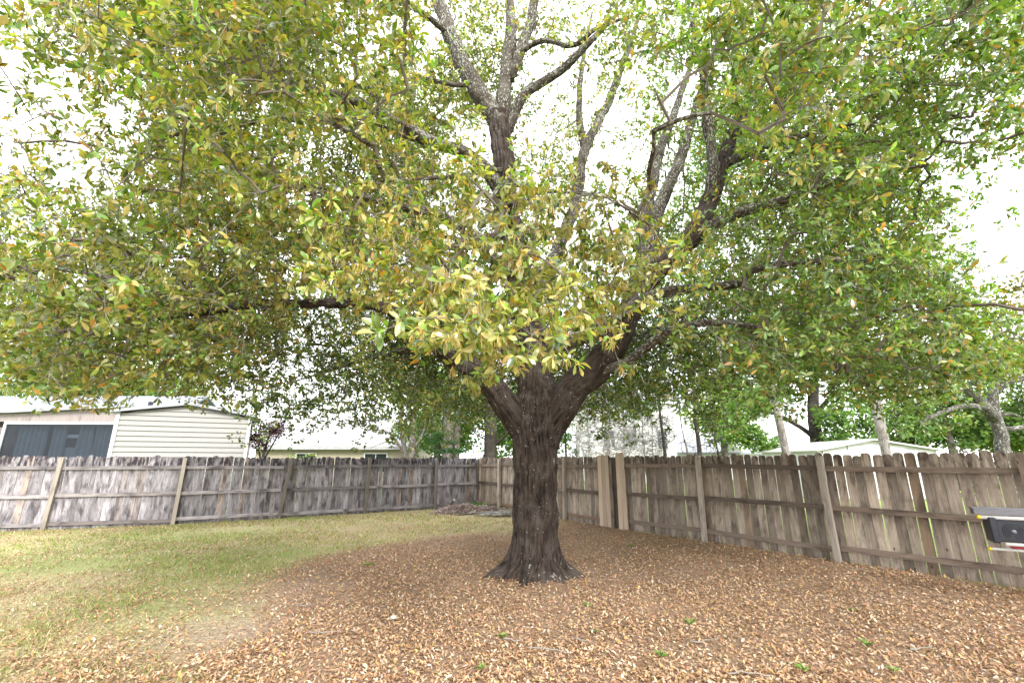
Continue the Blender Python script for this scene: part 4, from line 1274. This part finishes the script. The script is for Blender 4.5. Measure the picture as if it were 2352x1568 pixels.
# big bright green tree with the dark trunk
x0 = W(1880, 28)
far_tree("maple_tree", "bright green broadleaf tree with a black trunk behind the white shed", (x0, 28),
         [([(x0, 28, -.1), (x0, 28, 2.2), (x0 + .1, 28, 4.5), (x0 + .5, 28, 7), (x0 + .6, 28, 10)], [.42, .36, .33, .25, .12]),
          ([(x0, 28, 3.0), (x0 - 1.0, 27.8, 3.7), (x0 - 2.4, 27.6, 4.4), (x0 - 3.6, 27.4, 4.6)], [.16, .13, .1, .05]),
          ([(x0, 28, 4.2), (x0 + 1.2, 27.5, 5.6), (x0 + 2.4, 27.2, 6.2)], [.16, .12, .05])],
         [C(1690, 985, 27, 1.3), C(1745, 1010, 27, 1.0), C(1720, 920, 28, 1.6), C(1800, 890, 29, 1.5), C(1960, 920, 27, 1.5), C(1985, 980, 27, 1.0), C(1920, 1005, 26.5, .9, .6), C(1915, 960, 26.5, 1.1), C(1840, 820, 28, 2.2), C(1960, 830, 28, 2.2), C(1750, 820, 28, 2), C(1880, 720, 28, 3), C(1780, 1025, 28, .8, .5)],
         26000, 0.19, G_BRIGHT, M_DARKBARK)
far_tree("maple_tree", "soft yellow-green tree standing left of the bright green tree", (W(1665, 40), 40),
         [([(W(1665, 40), 40, -.1), (W(1665, 40), 40, 3), (W(1668, 40), 40, 8)], [.3, .26, .1])],
         [C(1660, 980, 40, 2.2), C(1620, 950, 41, 2), C(1700, 1000, 40, 1.6), C(1660, 900, 41, 2.6), C(1720, 930, 41, 2.2)], 12000, 0.24, G_LIME)
# tree line far right
for i, (u, v, y, r, lab, pal) in enumerate(((2075, 950, 46, 3.4, "hazy green tree standing behind the white metal shed", G_SOFT), (2185, 930, 42, 3.6, "tall soft green tree between the pine and the forked oak", G_SOFT), (2300, 950, 44, 3.6, "far lime green tree behind the forked oak trunk", G_LIME), (2420, 930, 40, 3.6, "far green tree at the end of the brown fence", G_SOFT))):
    x = W(u, y)
    far_tree("far_tree", lab, (x, y), [([(x, y, -.1), (x + .2, y, 4), (x, y, 9)], [.3, .25, .1])],
             [C(u, v, y, r), C(u - 60, v + 50, y, r * .6), C(u + 55, v + 45, y, r * .65), C(u, v - 110, y, r), C(u + 20, v + 70, y, r * .5)], 15000, 0.26, pal, group=None)
# left tree line above the houses
for i, (u, v, y, r, lab, pal) in enumerate(((180, 860, 44, 2.8, "light green tree rising behind the grey shingle roof", G_SOFT), (300, 880, 40, 2.6, "green tree rising between the grey roof and the cream shed", G_BRIGHT), (400, 880, 46, 3.0, "yellow-green tree rising behind the cream shed", G_LIME), (60, 850, 48, 3.2, "pale green tree behind the left end of the grey roof", G_SOFT))):
    x = W(u, y)
    far_tree("far_tree", lab, (x, y), [([(x, y, -.1), (x + .2, y, 4), (x, y, 9)], [.28, .25, .1])],
             [C(u, v, y, r), C(u - 50, v + 40, y, r * .7), C(u + 50, v + 35, y, r * .7), C(u, v - 90, y, r)], 7000, 0.26, pal)

# pines
x = W(1806, 16)
far_tree("pine_tree", "leaning pale pine trunk between the bright tree and the brown fence", (x, 16), [([(x + .03, 16, -.1), (x, 16, 1.9), (x - .22, 16, 4.6), (x - .55, 16, 9), (x - .8, 16, 14)], [.16, .14, .125, .11, .05])],
         [(x - .8, 16, 14, 1.6, 1.6, 1.2), (x - 1.6, 16, 12.8, 1, 1, .6), (x + .3, 16.3, 13, 1, 1, .6)], 2600, 0.22, G_PINE, M_PINEBARK, aspect=0.16)
x = W(2036, 18)
far_tree("pine_tree", "straight pale pine trunk in front of the white metal shed", (x, 18), [([(x, 18, -.1), (x, 18, 1.9), (x - .12, 18, 5), (x - .25, 18, 9.5), (x - .2, 18, 15)], [.20, .17, .15, .13, .05])],
         [(x - .2, 18, 15, 1.7, 1.7, 1.2), (x + .8, 18, 13.5, 1.1, 1.1, .6), (x - 1.2, 18.3, 13.2, 1, 1, .6)], 2600, 0.22, G_PINE, M_PINEBARK, aspect=0.16)
x = W(2040, 27)
tops = [C(2150, 480, 26, 1.0, .7), C(2195, 600, 25.5, 1.1, .6), C(2240, 615, 26, .8, .5), C(2180, 680, 26, 1.2, .6), C(2120, 560, 26, 1.2, .8), C(2235, 560, 26, .5, .4), C(2130, 650, 26, 1.1, .6)]
far_tree("pine_tree", "blue-green pine top showing against the open sky", (x, 27), [([(x, 27, -.1), (x, 27, 5), (x + .1, 27, 10), (x + .6, 26.6, 16.6)], [.2, .19, .16, .06]),
         ([(x + .1, 27, 9.5), (x + 1.9, 26.4, 10.6), tuple(P(2190, 610, 25.6))], [.07, .05, .02]), ([(x + .1, 27, 11), (x + 2.2, 26.5, 12), tuple(P(2235, 590, 26))], [.07, .05, .02])], tops, 5000, 0.20, G_PINE, M_PINEBARK, aspect=0.14)

# forked oak past the end of the fence
def PL(lst):
    return [tuple(P(u, v, y)) for u, v, y, r in lst], [r for *_, r in lst]
b0 = P(2305, 1045, 11.0)
far_tree("oak_tree", "gnarled grey forked oak with bare lower limbs beyond the brown fence", (b0[0], b0[1]),
         [([(b0[0] + .05, 11, -.1)] + PL([(2305, 1045, 11, .2)])[0] + PL([(2300, 1000, 11, .19), (2283, 950, 11, .18), (2280, 900, 11, .15), (2290, 850, 11, .13), (2285, 780, 11, .09), (2310, 690, 11, .05)])[0], [.19, .15, .135, .125, .105, .09, .06, .03]),
          PL([(2283, 960, 11, .13), (2255, 925, 10.9, .11), (2215, 890, 10.8, .09), (2180, 862, 10.7, .06), (2140, 850, 10.6, .03)]),
          PL([(2262, 935, 10.9, .08), (2215, 932, 10.7, .06), (2170, 945, 10.6, .05), (2110, 970, 10.5, .03)]),
          PL([(2282, 900, 11, .08), (2320, 875, 10.9, .07), (2360, 868, 10.8, .06), (2420, 850, 10.6, .03)]),
          PL([(2296, 955, 11, .05), (2320, 950, 11, .03), (2345, 957, 11, .02)]),
          PL([(2300, 985, 11, .07), (2325, 985, 10.9, .06), (2350, 980, 10.9, .05)])],
         [C(2300, 720, 10.8, .9), C(2230, 740, 10.8, .7), C(2330, 800, 10.6, .7, .45), C(2200, 820, 10.6, .7, .4), C(2260, 850, 10.5, .6, .35), C(2130, 850, 10.5, .6, .35), C(2160, 900, 10.6, .45, .3), C(2330, 660, 10.8, .6), C(2090, 900, 10.5, .4, .3)],
         4200, 0.085, G_OAKISH, M_LICHENBARK)
x = W(2190, 24)
far_tree("brush_pile", "low dark brown thicket over the brown fence near the forked oak", (x, 24), [([(x, 24, 0), (x, 24, 1.6), (x + .2, 24, 2.2)], [.05, .04, .02])], [(x, 24, 1.2, 1.6, 1.2, 1.2), (x + .9, 24, 1.1, 1.0, .9, 1.1)], 3500, 0.12, [(.08, .06, .055), (.12, .09, .08), (.05, .04, .04)], M_DARKBARK, cat="thicket")

# trees behind the fence corner
y0 = 22.5
x = W(945, y0)
far_tree("clump_tree", "many-stemmed grey tree beside the long pale roof", (x, y0),
         [([(x, y0, -.1), (x + .02, y0, 2), (x - .02, y0, 4), (x + .1, y0, 7)], [.2, .17, .15, .08]), ([(x - .15, y0, .6), (x - .35, y0, 2.2), (x - .6, y0, 3.6), (x - .5, y0, 5)], [.13, .12, .1, .05]),
          ([(x - .25, y0, 1.8), (x - .8, y0, 2.7), (x - 1.4, y0, 3.1), (x - 2.3, y0, 3.2)], [.07, .05, .035, .015]), ([(x + .1, y0, 2.3), (x + .5, y0, 3), (x + .7, y0, 4.2)], [.07, .06, .03]), ([(x - .3, y0, 2.2), (x - 1.1, y0, 2.6), (x - 2, y0, 2.3)], [.04, .03, .01])],
         [C(930, 900, 22.5, 1.1), C(985, 920, 22.5, .9), C(900, 850, 22.5, 1.3)], 3000, 0.11, G_OAKISH, M_FARBARK)
x = W(1027, 24)
far_tree("shade_tree", "twin grey-brown trunks with bright green leaves behind the fence corner", (x, 24),
         [([(x, 24, -.1), (x, 24, 2), (x, 24, 4.5), (x + .2, 24, 8)], [.38, .31, .28, .15]), ([(x + .45, 24.2, -.1), (x + .45, 24.2, 2.5), (x + .5, 24.2, 5)], [.2, .18, .12])],
         [C(985, 970, 24.5, 1.2), C(1075, 960, 24.8, 1.1), C(1000, 900, 24, 1.6), C(1080, 900, 24, 1.5), C(1060, 1010, 25, .9), C(965, 1020, 25, .8)], 7500, 0.13, G_BRIGHT, M_FARBARK)
x = W(1126, 23)
far_tree("shade_tree", "thick grey trunk with dead twigs just left of the oak trunk", (x, 23),
         [([(x, 23, -.1), (x, 23, 2), (x - .02, 23, 4.2), (x - .1, 23, 7)], [.38, .32, .29, .2]), ([(x, 23, 2.3), (x + .7, 22.8, 2.9), (x + 1.2, 22.6, 3.9)], [.1, .07, .03]), ([(x, 23, 2.6), (x - .7, 22.8, 3.0), (x - 1.1, 22.7, 3.6)], [.05, .03, .01])],
         [C(1165, 990, 24, 1.0), C(1170, 930, 24, 1.2), C(1110, 920, 24.5, 1.2), C(1190, 1030, 23.6, .7)], 5200, 0.13, G_BRIGHT + G_DEEP[:1], M_DARKBARK)
for (u, v, y, r, lab, pal, n) in ((1000, 930, 29, 2.0, "leafy green tree filling the view behind the twin trunks", G_BRIGHT, 14000), (1120, 950, 30, 2.0, "leafy deep green tree behind the thick grey trunk", G_BRIGHT + G_DEEP, 14000), (1240, 960, 31, 1.8, "green tree hidden behind the oak trunk", G_BRIGHT, 7000)):
    x = W(u, y)
    far_tree("shade_tree", lab, (x, y), [([(x, y, -.1), (x + .1, y, 3), (x, y, 7)], [.25, .2, .1])],
             [C(u, v, y, r), C(u - 55, v + 55, y, r * .6), C(u + 50, v + 50, y, r * .6), C(u + 10, v + 85, y, r * .55), C(u - 20, v - 60, y, r), C(u + 60, v - 10, y, r * .7)], n, 0.15, pal)
# drooping dark conifer boughs
x = W(1010, 21.2)
o = far_tree("young_conifer", "low dark green conifer with flat boughs behind the fence corner", (x, 21.2), [([(x, 21.2, -.1), (x, 21.2, 2), (x, 21.2, 3.0)], [.06, .05, .02])],
         [(x, 21.2, 2.55, 1.0, .8, .10), (x + .3, 21.2, 2.15, 1.2, .9, .12), (x - .1, 21.2, 2.9, .6, .6, .12), (x, 21.2, 1.7, 1.3, 1.1, .2)], 3200, 0.14, G_DEEP, M_DARKBARK, aspect=0.15)
x = W(1300, 21)
far_tree("young_conifer", "small green conifer at the foot of the bare grey trees", (x, 21), [([(x, 21, -.1), (x, 21, 2), (x, 21, 3.2)], [.06, .05, .02])],
         [(x - .1, 21, 2.1, .75, .7, .3), (x, 21, 2.7, .5, .5, .3), (x, 21, 1.5, 1.0, .9, .4), (x - .1, 21, 3.3, .35, .35, .35)], 3000, 0.13, G_DEEP + G_BRIGHT[:1], M_DARKBARK, aspect=0.15)

# bare grey trees with tangled twigs
def bare_tree(u, y, h, r0, lab, mat, seed, twigs=170, spread=1.0, low=1.4):
    rs = np.random.default_rng(seed)
    x = W(u, y)
    base = np.array((x, y, 0.0))
    o = thing("bare_tree", lab, "tree", base, 0, "bare trees behind the gate")
    n = 9
    zz_ = np.linspace(-.1, h, n)
    pts = np.stack([np.cumsum(rs.normal(0, .05, n)), np.cumsum(rs.normal(0, .05, n)), zz_], 1); pts[:, :2] -= pts[2, :2]
    rad = np.linspace(r0, .015, n)
    s = spline(np.hstack([pts, rad[:, None]]), .15)
    v, q, bco = bark_tube(s[:, :3], np.maximum(s[:, 3], .004), 12, .006, seed, 6)
    mesh("trunk", v, quads_tris(q), mat, o, True, vec=bco)
    bv, bq, bb, bn = [], [], [], 0
    for k in range(twigs):
        zt = rs.uniform(low, h)
        p0 = np.array((np.interp(zt, pts[:, 2], pts[:, 0]), np.interp(zt, pts[:, 2], pts[:, 1]), zt))
        a = rs.uniform(0, 2 * np.pi)
        L = spread * rs.uniform(.5, 1.5) * (1 - .45 * zt / h)
        dr = np.array((math.cos(a), math.sin(a), rs.uniform(-.1, .7)))
        m = 6
        p = p0 + np.cumsum(np.vstack([np.zeros(3), dr * L / m + rs.normal(0, .06, (m, 3)) + np.array((0, 0, -.012)) * np.arange(m)[:, None]]), 0)
        v, q, bco = bark_tube(p, np.linspace(.018, .008, m + 1), 3)
        bv.append(v); bq.append(q + bn); bb.append(bco); bn += len(v)
        for j in range(7):
            i0 = rs.integers(2, m + 1)
            d2 = unit(dr * .5 + rs.normal(0, .8, 3)) * rs.uniform(.2, .6)
            p2 = p[i0] + np.linspace(0, 1, 4)[:, None] * d2 + np.vstack([np.zeros(3), rs.normal(0, .04, (3, 3))]) + np.array((0, 0, -.12)) * (np.linspace(0, 1, 4)[:, None] ** 2)
            v, q, bco = bark_tube(p2, np.linspace(.009, .006, 4), 3)
            bv.append(v); bq.append(q + bn); bb.append(bco); bn += len(v)
    q = np.vstack(bq)
    mesh("twigs", np.vstack(bv), quads_tris(q), mat, o, True, kind="stuff", vec=np.vstack(bb))
M_PALEBARK = bark_mat("pale_bark", (0.18, 0.165, 0.15), (0.38, 0.365, 0.345), (0.48, 0.465, 0.445), (0.58, 0.57, 0.55), 0.8, 0.55, 0.5)
bare_tree(1330, 22.0, 5.6, .19, "thick pale bare tree just right of the oak trunk", M_PALEBARK, 1, 90, 1.2)
LB = "pale leafless tree "
for i, (u, y, h, r0, lb) in enumerate(((1352, 23, 5.2, .06, "with a thin stem beside the thickest bare trunk"), (1392, 23.5, 5.6, .10, "rising straight above the newer gate boards"), (1404, 22.5, 5.0, .08, "just right of the gate's newer boards"), (1450, 23, 4.4, .07, "short and twiggy in front of the white house"), (1482, 24, 5.0, .08, "standing before the white house's right window"), (1505, 24, 4.6, .08, "next to the dark ivy-flecked trunk"), (1430, 24.5, 5.4, .06, "with the thinnest stem, before the white siding"))):
    bare_tree(u, y, h, r0, LB + lb, M_PALEBARK, 20 + i, 64, 1.1)
for i, (u, y, h, r0, lab) in enumerate(((1526, 22.0, 6.0, .12, "dark ivy-flecked trunk right of the gate boards"), (1607, 20.5, 7.0, .14, "straight nearly black trunk above the brown fence"), (1577, 24, 6.0, .06, "thin brown bare trunk between two dark trunks"), (1650, 22, 6.5, .05, "thin dark bare trunk near the yellow-green tree"))):
    bare_tree(u, y, h, r0, lab, M_DARKBARK if i != 2 else M_FARBARK, 40 + i, 26, .9, 1.9)

# purple plum, low shrubs
x = W(615, 19)
far_tree("plum_tree", "dark purple-leaved plum tree next to the cream shed", (x, 19), [([(x - .2, 19, -.1), (x - .2, 19, 1.6), (x, 19, 3)], [.07, .06, .03]), ([(x - .2, 19, 1.5), (x - .5, 19, 2.6)], [.04, .02]), ([(x - .2, 19, 1.6), (x + .4, 19, 2.9)], [.04, .02])],
         [C(600, 1015, 19, .5), C(628, 990, 19, .5), C(640, 978, 19, .4), C(598, 975, 19, .4), C(585, 1000, 19, .4)], 1900, 0.085, G_PURPLE, M_DARKBARK)
x = W(685, 20)
far_tree("hedge_shrub", "low yellow-green shrub peeking over the grey fence below the pale roof", (x, 20), [([(x, 20, 0), (x, 20, .9), (x + .1, 20, 1.6)], [.04, .03, .015])], [(x - .4, 20, 1.35, .7, .5, .65), (x + .45, 20, 1.3, .7, .5, .66), (x, 20, 1.0, 1.2, .6, .8)], 3800, 0.09, G_LIME, M_FARBARK, cat="shrub")

# ------------------------------------------------------------------ small things in the yard
# mulch heap in the corner
c0 = G(1075, 1176)
hx, hy = np.meshgrid(np.linspace(-1.25, 1.25, 40), np.linspace(-.8, .8, 28))
hz = .24 * np.clip(1 - (hx / 1.25) ** 2 - (hy / .8) ** 2, 0, 1) ** 0.9 * (0.6 + .8 * noise2(hx, hy, 3, 3)) + .0
hm_v = np.stack([hx, hy, hz - 0.015], -1).reshape(-1, 3)
ii = (np.arange(27)[:, None] * 40 + np.arange(39)[None]).ravel()
mulch = thing("mulch_heap", "low heap of grey-brown mulch in the fence corner", "mulch heap", (c0[0], c0[1], 0))
mesh("soil", hm_v, np.stack([ii, ii + 1, ii + 41, ii + 40], 1), plain("mulch_soil", (.12, .085, .065), .95, var=.4, scale=30), mulch)
n = 4200
ax_, ay_ = rng.uniform(-1.2, 1.2, n), rng.uniform(-.78, .78, n)
az_ = .24 * np.clip(1 - (ax_ / 1.25) ** 2 - (ay_ / .8) ** 2, 0, 1) ** .9 * (0.6 + .8 * noise2(ax_, ay_, 3, 3)) + .0
dr = unit(np.stack([rng.normal(0, 1, n), rng.normal(0, 1, n), rng.normal(0, .25, n)], 1))
Lm = rng.uniform(.04, .1, n)
v, f = scatter_leaves(np.stack([ax_, ay_, az_], 1), dr, unit(np.stack([rng.normal(0, .4, n), rng.normal(0, .4, n), np.ones(n)], 1)), Lm, Lm * .4, LIT_LO, LEAF_LO_F)
mesh("chips", v, f, M_LITTER, mulch, False, np.repeat(pick(n, [(.24, .18, .15), (.33, .27, .24), (.16, .11, .09), (.40, .34, .31)], [3, 3, 2, 1]), 6, 0), "stuff")

# heap of cut sticks
c1 = G(1158, 1186)
for i in range(34):
    a = rng.normal(0.15, .35); L = rng.uniform(.5, 1.1)
    m = 6
    p = np.stack([np.linspace(-L / 2, L / 2, m), rng.normal(0, .012, m), rng.normal(0, .008, m)], 1)
    r0 = rng.uniform(.010, .022)
    v, q, bco = bark_tube(p, np.linspace(r0, r0 * .6, m), 7, .001, i)
    o = mesh("stick", v, quads_tris(q), M_GREYBARK if i % 3 else M_FARBARK, None, True, vec=bco)
    o.location = (c1[0] + rng.normal(0, .28), c1[1] + rng.normal(0, .13), r0 + 0.02 + .15 * abs(rng.random() - rng.random()) ** 1.0)
    o.rotation_euler = (0, rng.normal(0, .06), a)
    tag(o, "cut stick lying in the brush heap by the oak", "stick", "sticks heaped near the fence corner")

# bent pipe in the mulch and the broad-leaved weed beside it
c2 = G(1036, 1172)
pp = thing("bent_pipe", "short bent dark pipe with a white end sticking out of the mulch", "pipe", (c2[0], c2[1], 0))
s = spline([(0, 0, -.05), (0, 0, .14), (.02, 0, .24), (.09, -.02, .33)], .02)
MB().tube(s, .028, 10).build("pipe", plain("black_pipe", (.03, .03, .03), .5), pp, True)
MB().tube([(.085, -.02, .325), (.125, -.03, .375)], .034, 10).build("white_end", M_WHITE, pp, True)
MB().tube(spline([(-.38, -.05, .06), (-.2, -.05, .09), (-.05, 0, .11)], .03), .035, 10).build("grey_elbow", plain("grey_pipe", (.45, .45, .47), .5), pp, True)

def weed(name, label, cat, loc, n, L, W_, pal, rise=.5, group=None, h=.0):
    o = thing(name, label, cat, loc, 0, group)
    tv, tf = leaf_hi(.25, .25, 6)
    for k in range(n):
        a = 2 * math.pi * k / n + rng.normal(0, .3)
        d = unit(np.array((math.cos(a), math.sin(a), rise * rng.uniform(.5, 1.6))))
        v, f = scatter_leaves(np.array([(0, 0, h)]), d[None], np.array([(0, 0, 1.0)]) - .2 * d[None], np.array([L * rng.uniform(.7, 1.2)]), np.array([W_ * rng.uniform(.8, 1.2)]), tv, tf)
        c = np.array(pal[rng.integers(len(pal))])
        mesh("leaf", v, f, M_BLADE, o, True, np.tile(c, (len(v), 1)))
    return o
c3 = G(1100, 1168)
weed("broadleaf_plant", "bright green broad-leaved plant growing on the mulch heap", "plant", (c3[0], c3[1], .08), 12, .34, .14, [(.10, .24, .05), (.16, .30, .08)], .45)
TW = "small green weed tuft poking through the dead leaves"
for (u, v_) in ((1155, 1466), (1105, 1540), (1368, 1455), (1585, 1436), (1350, 1395), (1990, 1483), (2055, 1545), (1520, 1512), (845, 1300), (1845, 1545), (1960, 1405), (1450, 1255)):
    g_ = G(u, v_)
    weed("weed_tuft", TW, "weed", (g_[0], g_[1], .0), 9, rng.uniform(.06, .10), .014, [(.13, .27, .05), (.18, .33, .07)], 1.3, "weeds in the leaf litter")
TK = "thin pale dead twig lying on the dry leaves"
for (u, v_, L, a) in ((740, 1462, .32, -.4), (1265, 1500, .42, -.25), (1180, 1475, .2, .2), (1620, 1480, .3, .1), (1340, 1480, .25, -.9), (700, 1395, .2, .3), (2130, 1500, .3, .5), (1720, 1555, .35, -.1)):
    g_ = G(u, v_)
    m = 7
    p = np.stack([np.linspace(-L / 2, L / 2, m), np.cumsum(rng.normal(0, .022, m)), .012 + np.abs(rng.normal(0, .006, m))], 1)
    v, q, bco = bark_tube(p, np.linspace(.007, .003, m), 6)
    o = mesh("fallen_twig", v, quads_tris(q), M_PALE_TWIG, None, True, vec=bco)
    o.location = (g_[0], g_[1], .022); o.rotation_euler = (0, 0, a)
    tag(o, TK, "twig", "dead twigs on the leaf litter")
g_ = G(903, 1424)
th_, ph_ = np.meshgrid(np.linspace(0, 2 * np.pi, 14, endpoint=False), np.linspace(0.05, np.pi - .05, 9))
rv = np.stack([np.cos(th_) * np.sin(ph_) * .035, np.sin(th_) * np.sin(ph_) * .03, np.cos(ph_) * .022], -1).reshape(-1, 3)
rv *= (0.85 + .3 * vnoise(rv * 40, 5))[:, None]
fs = np.array([(i * 14 + j, i * 14 + (j + 1) % 14, (i + 1) * 14 + (j + 1) % 14, (i + 1) * 14 + j) for i in range(8) for j in range(14)])
o = mesh("pebble", rv, fs, plain("pale_stone", (.36, .39, .33), .8), None, True)
o.location = (g_[0], g_[1], .03)
tag(o, "single pale greenish pebble on the brown leaves", "pebble")

# tool stand at the end of the fence: ribbed dark rail, white tubes with yellow caps, black motor box
M_RIB = plain("dark_aluminium", (.17, .17, .19), .35, .6)
M_TUBE = plain("white_tube", (.75, .76, .76), .35)
M_YEL = plain("yellow_cap", (.65, .48, .02), .5)
M_BLK = plain("black_plastic", (.016, .018, .026), .4)
M_RED = plain("red_plastic", (.35, .02, .03), .5)
a0, a1 = P(2228, 1163, 6.25), P(2352, 1168, 6.0)
ax3 = unit(np.array((a1[0] - a0[0], a1[1] - a0[1], 0)))
ts_ = thing("tool_stand", "tool stand with ribbed dark rail, white yellow-capped tubes and a black motor box", "tool stand", (a0[0], a0[1], 0), math.atan2(ax3[1], ax3[0]))
zt = a0[2]
r_ = MB()
r_.box(0, 1.9, -.05, .10, zt - .018, zt)
rail = r_.build("rail", M_RIB, ts_, bevel=.003)
for k in range(4):
    MB().box(0.015, 1.9, -.058 + .0, -.05, zt - .078 + k * .016, zt - .068 + k * .016).build("rib", M_RIB, rail)
MB().box(0.012, 1.9, -.049, .09, zt - .084, zt - .0185).build("web", M_RIB, rail)
MB().tube([(.07, -.02, zt - .118), (1.9, -.02, zt - .118)], .024, 12).build("tube", M_TUBE, ts_, True)
MB().tube([(.035, -.02, zt - .118), (.069, -.02, zt - .118)], .026, 12).build("end_cap", M_YEL, ts_, True)
MB().tube([(.125, .06, zt - .50), (1.9, .06, zt - .50)], .016, 12).build("tube", M_TUBE, ts_, True)
MB().tube([(.09, .06, zt - .50), (.124, .06, zt - .50)], .019, 12).build("end_cap", M_YEL, ts_, True)
MB().tube([(.24, -.03, zt - .425), (1.9, -.03, zt - .425)], .019, 12).build("tube", M_TUBE, ts_, True)
mb_ = MB(); mb_.box(.18, .50, -.035, .16, zt - .40, zt - .145)
mo = mb_.build("motor_box", M_BLK, ts_, bevel=.012)
MB().box(.125, .20, -.075, .17, zt - .415, zt - .115).build("strap_housing", M_BLK, ts_, bevel=.014)
for rr in (.045, .062, .08, .098):
    a = np.linspace(0, 2 * np.pi, 25)
    MB().tube(np.stack([.34 + rr * np.cos(a), 0 * a - .037, zt - .275 + rr * np.sin(a)], 1), .004, 5, False).build("ring", M_BLK, mo, True)
MB().tube([(.34, -.045, zt - .275), (.34, -.03, zt - .275)], .024, 16).build("hub", plain("grey_plastic", (.12, .12, .15), .4), mo, True)
MB().box(.52, .575, -.06, .0, zt - .46, zt - .135).build("upright", M_TUBE, ts_, bevel=.006)
MB().box(.30, .46, .0, .08, zt - .475, zt - .447).build("red_grip", M_RED, ts_, bevel=.006)
for x_ in (.95, 1.75):
    for y_, s_ in ((-.28, -.03), (.30, .06)):
        MB().tube([(x_, s_, zt - .12), (x_, s_ + (y_ - s_) * .3, zt - .42), (x_ + .02, y_, 0.0)], .018, 10).build("leg", M_TUBE, ts_, True)
    MB().tube([(x_, -.03, zt - .49), (x_, .06, zt - .49)], .014, 8).build("cross_bar", M_TUBE, ts_, True)
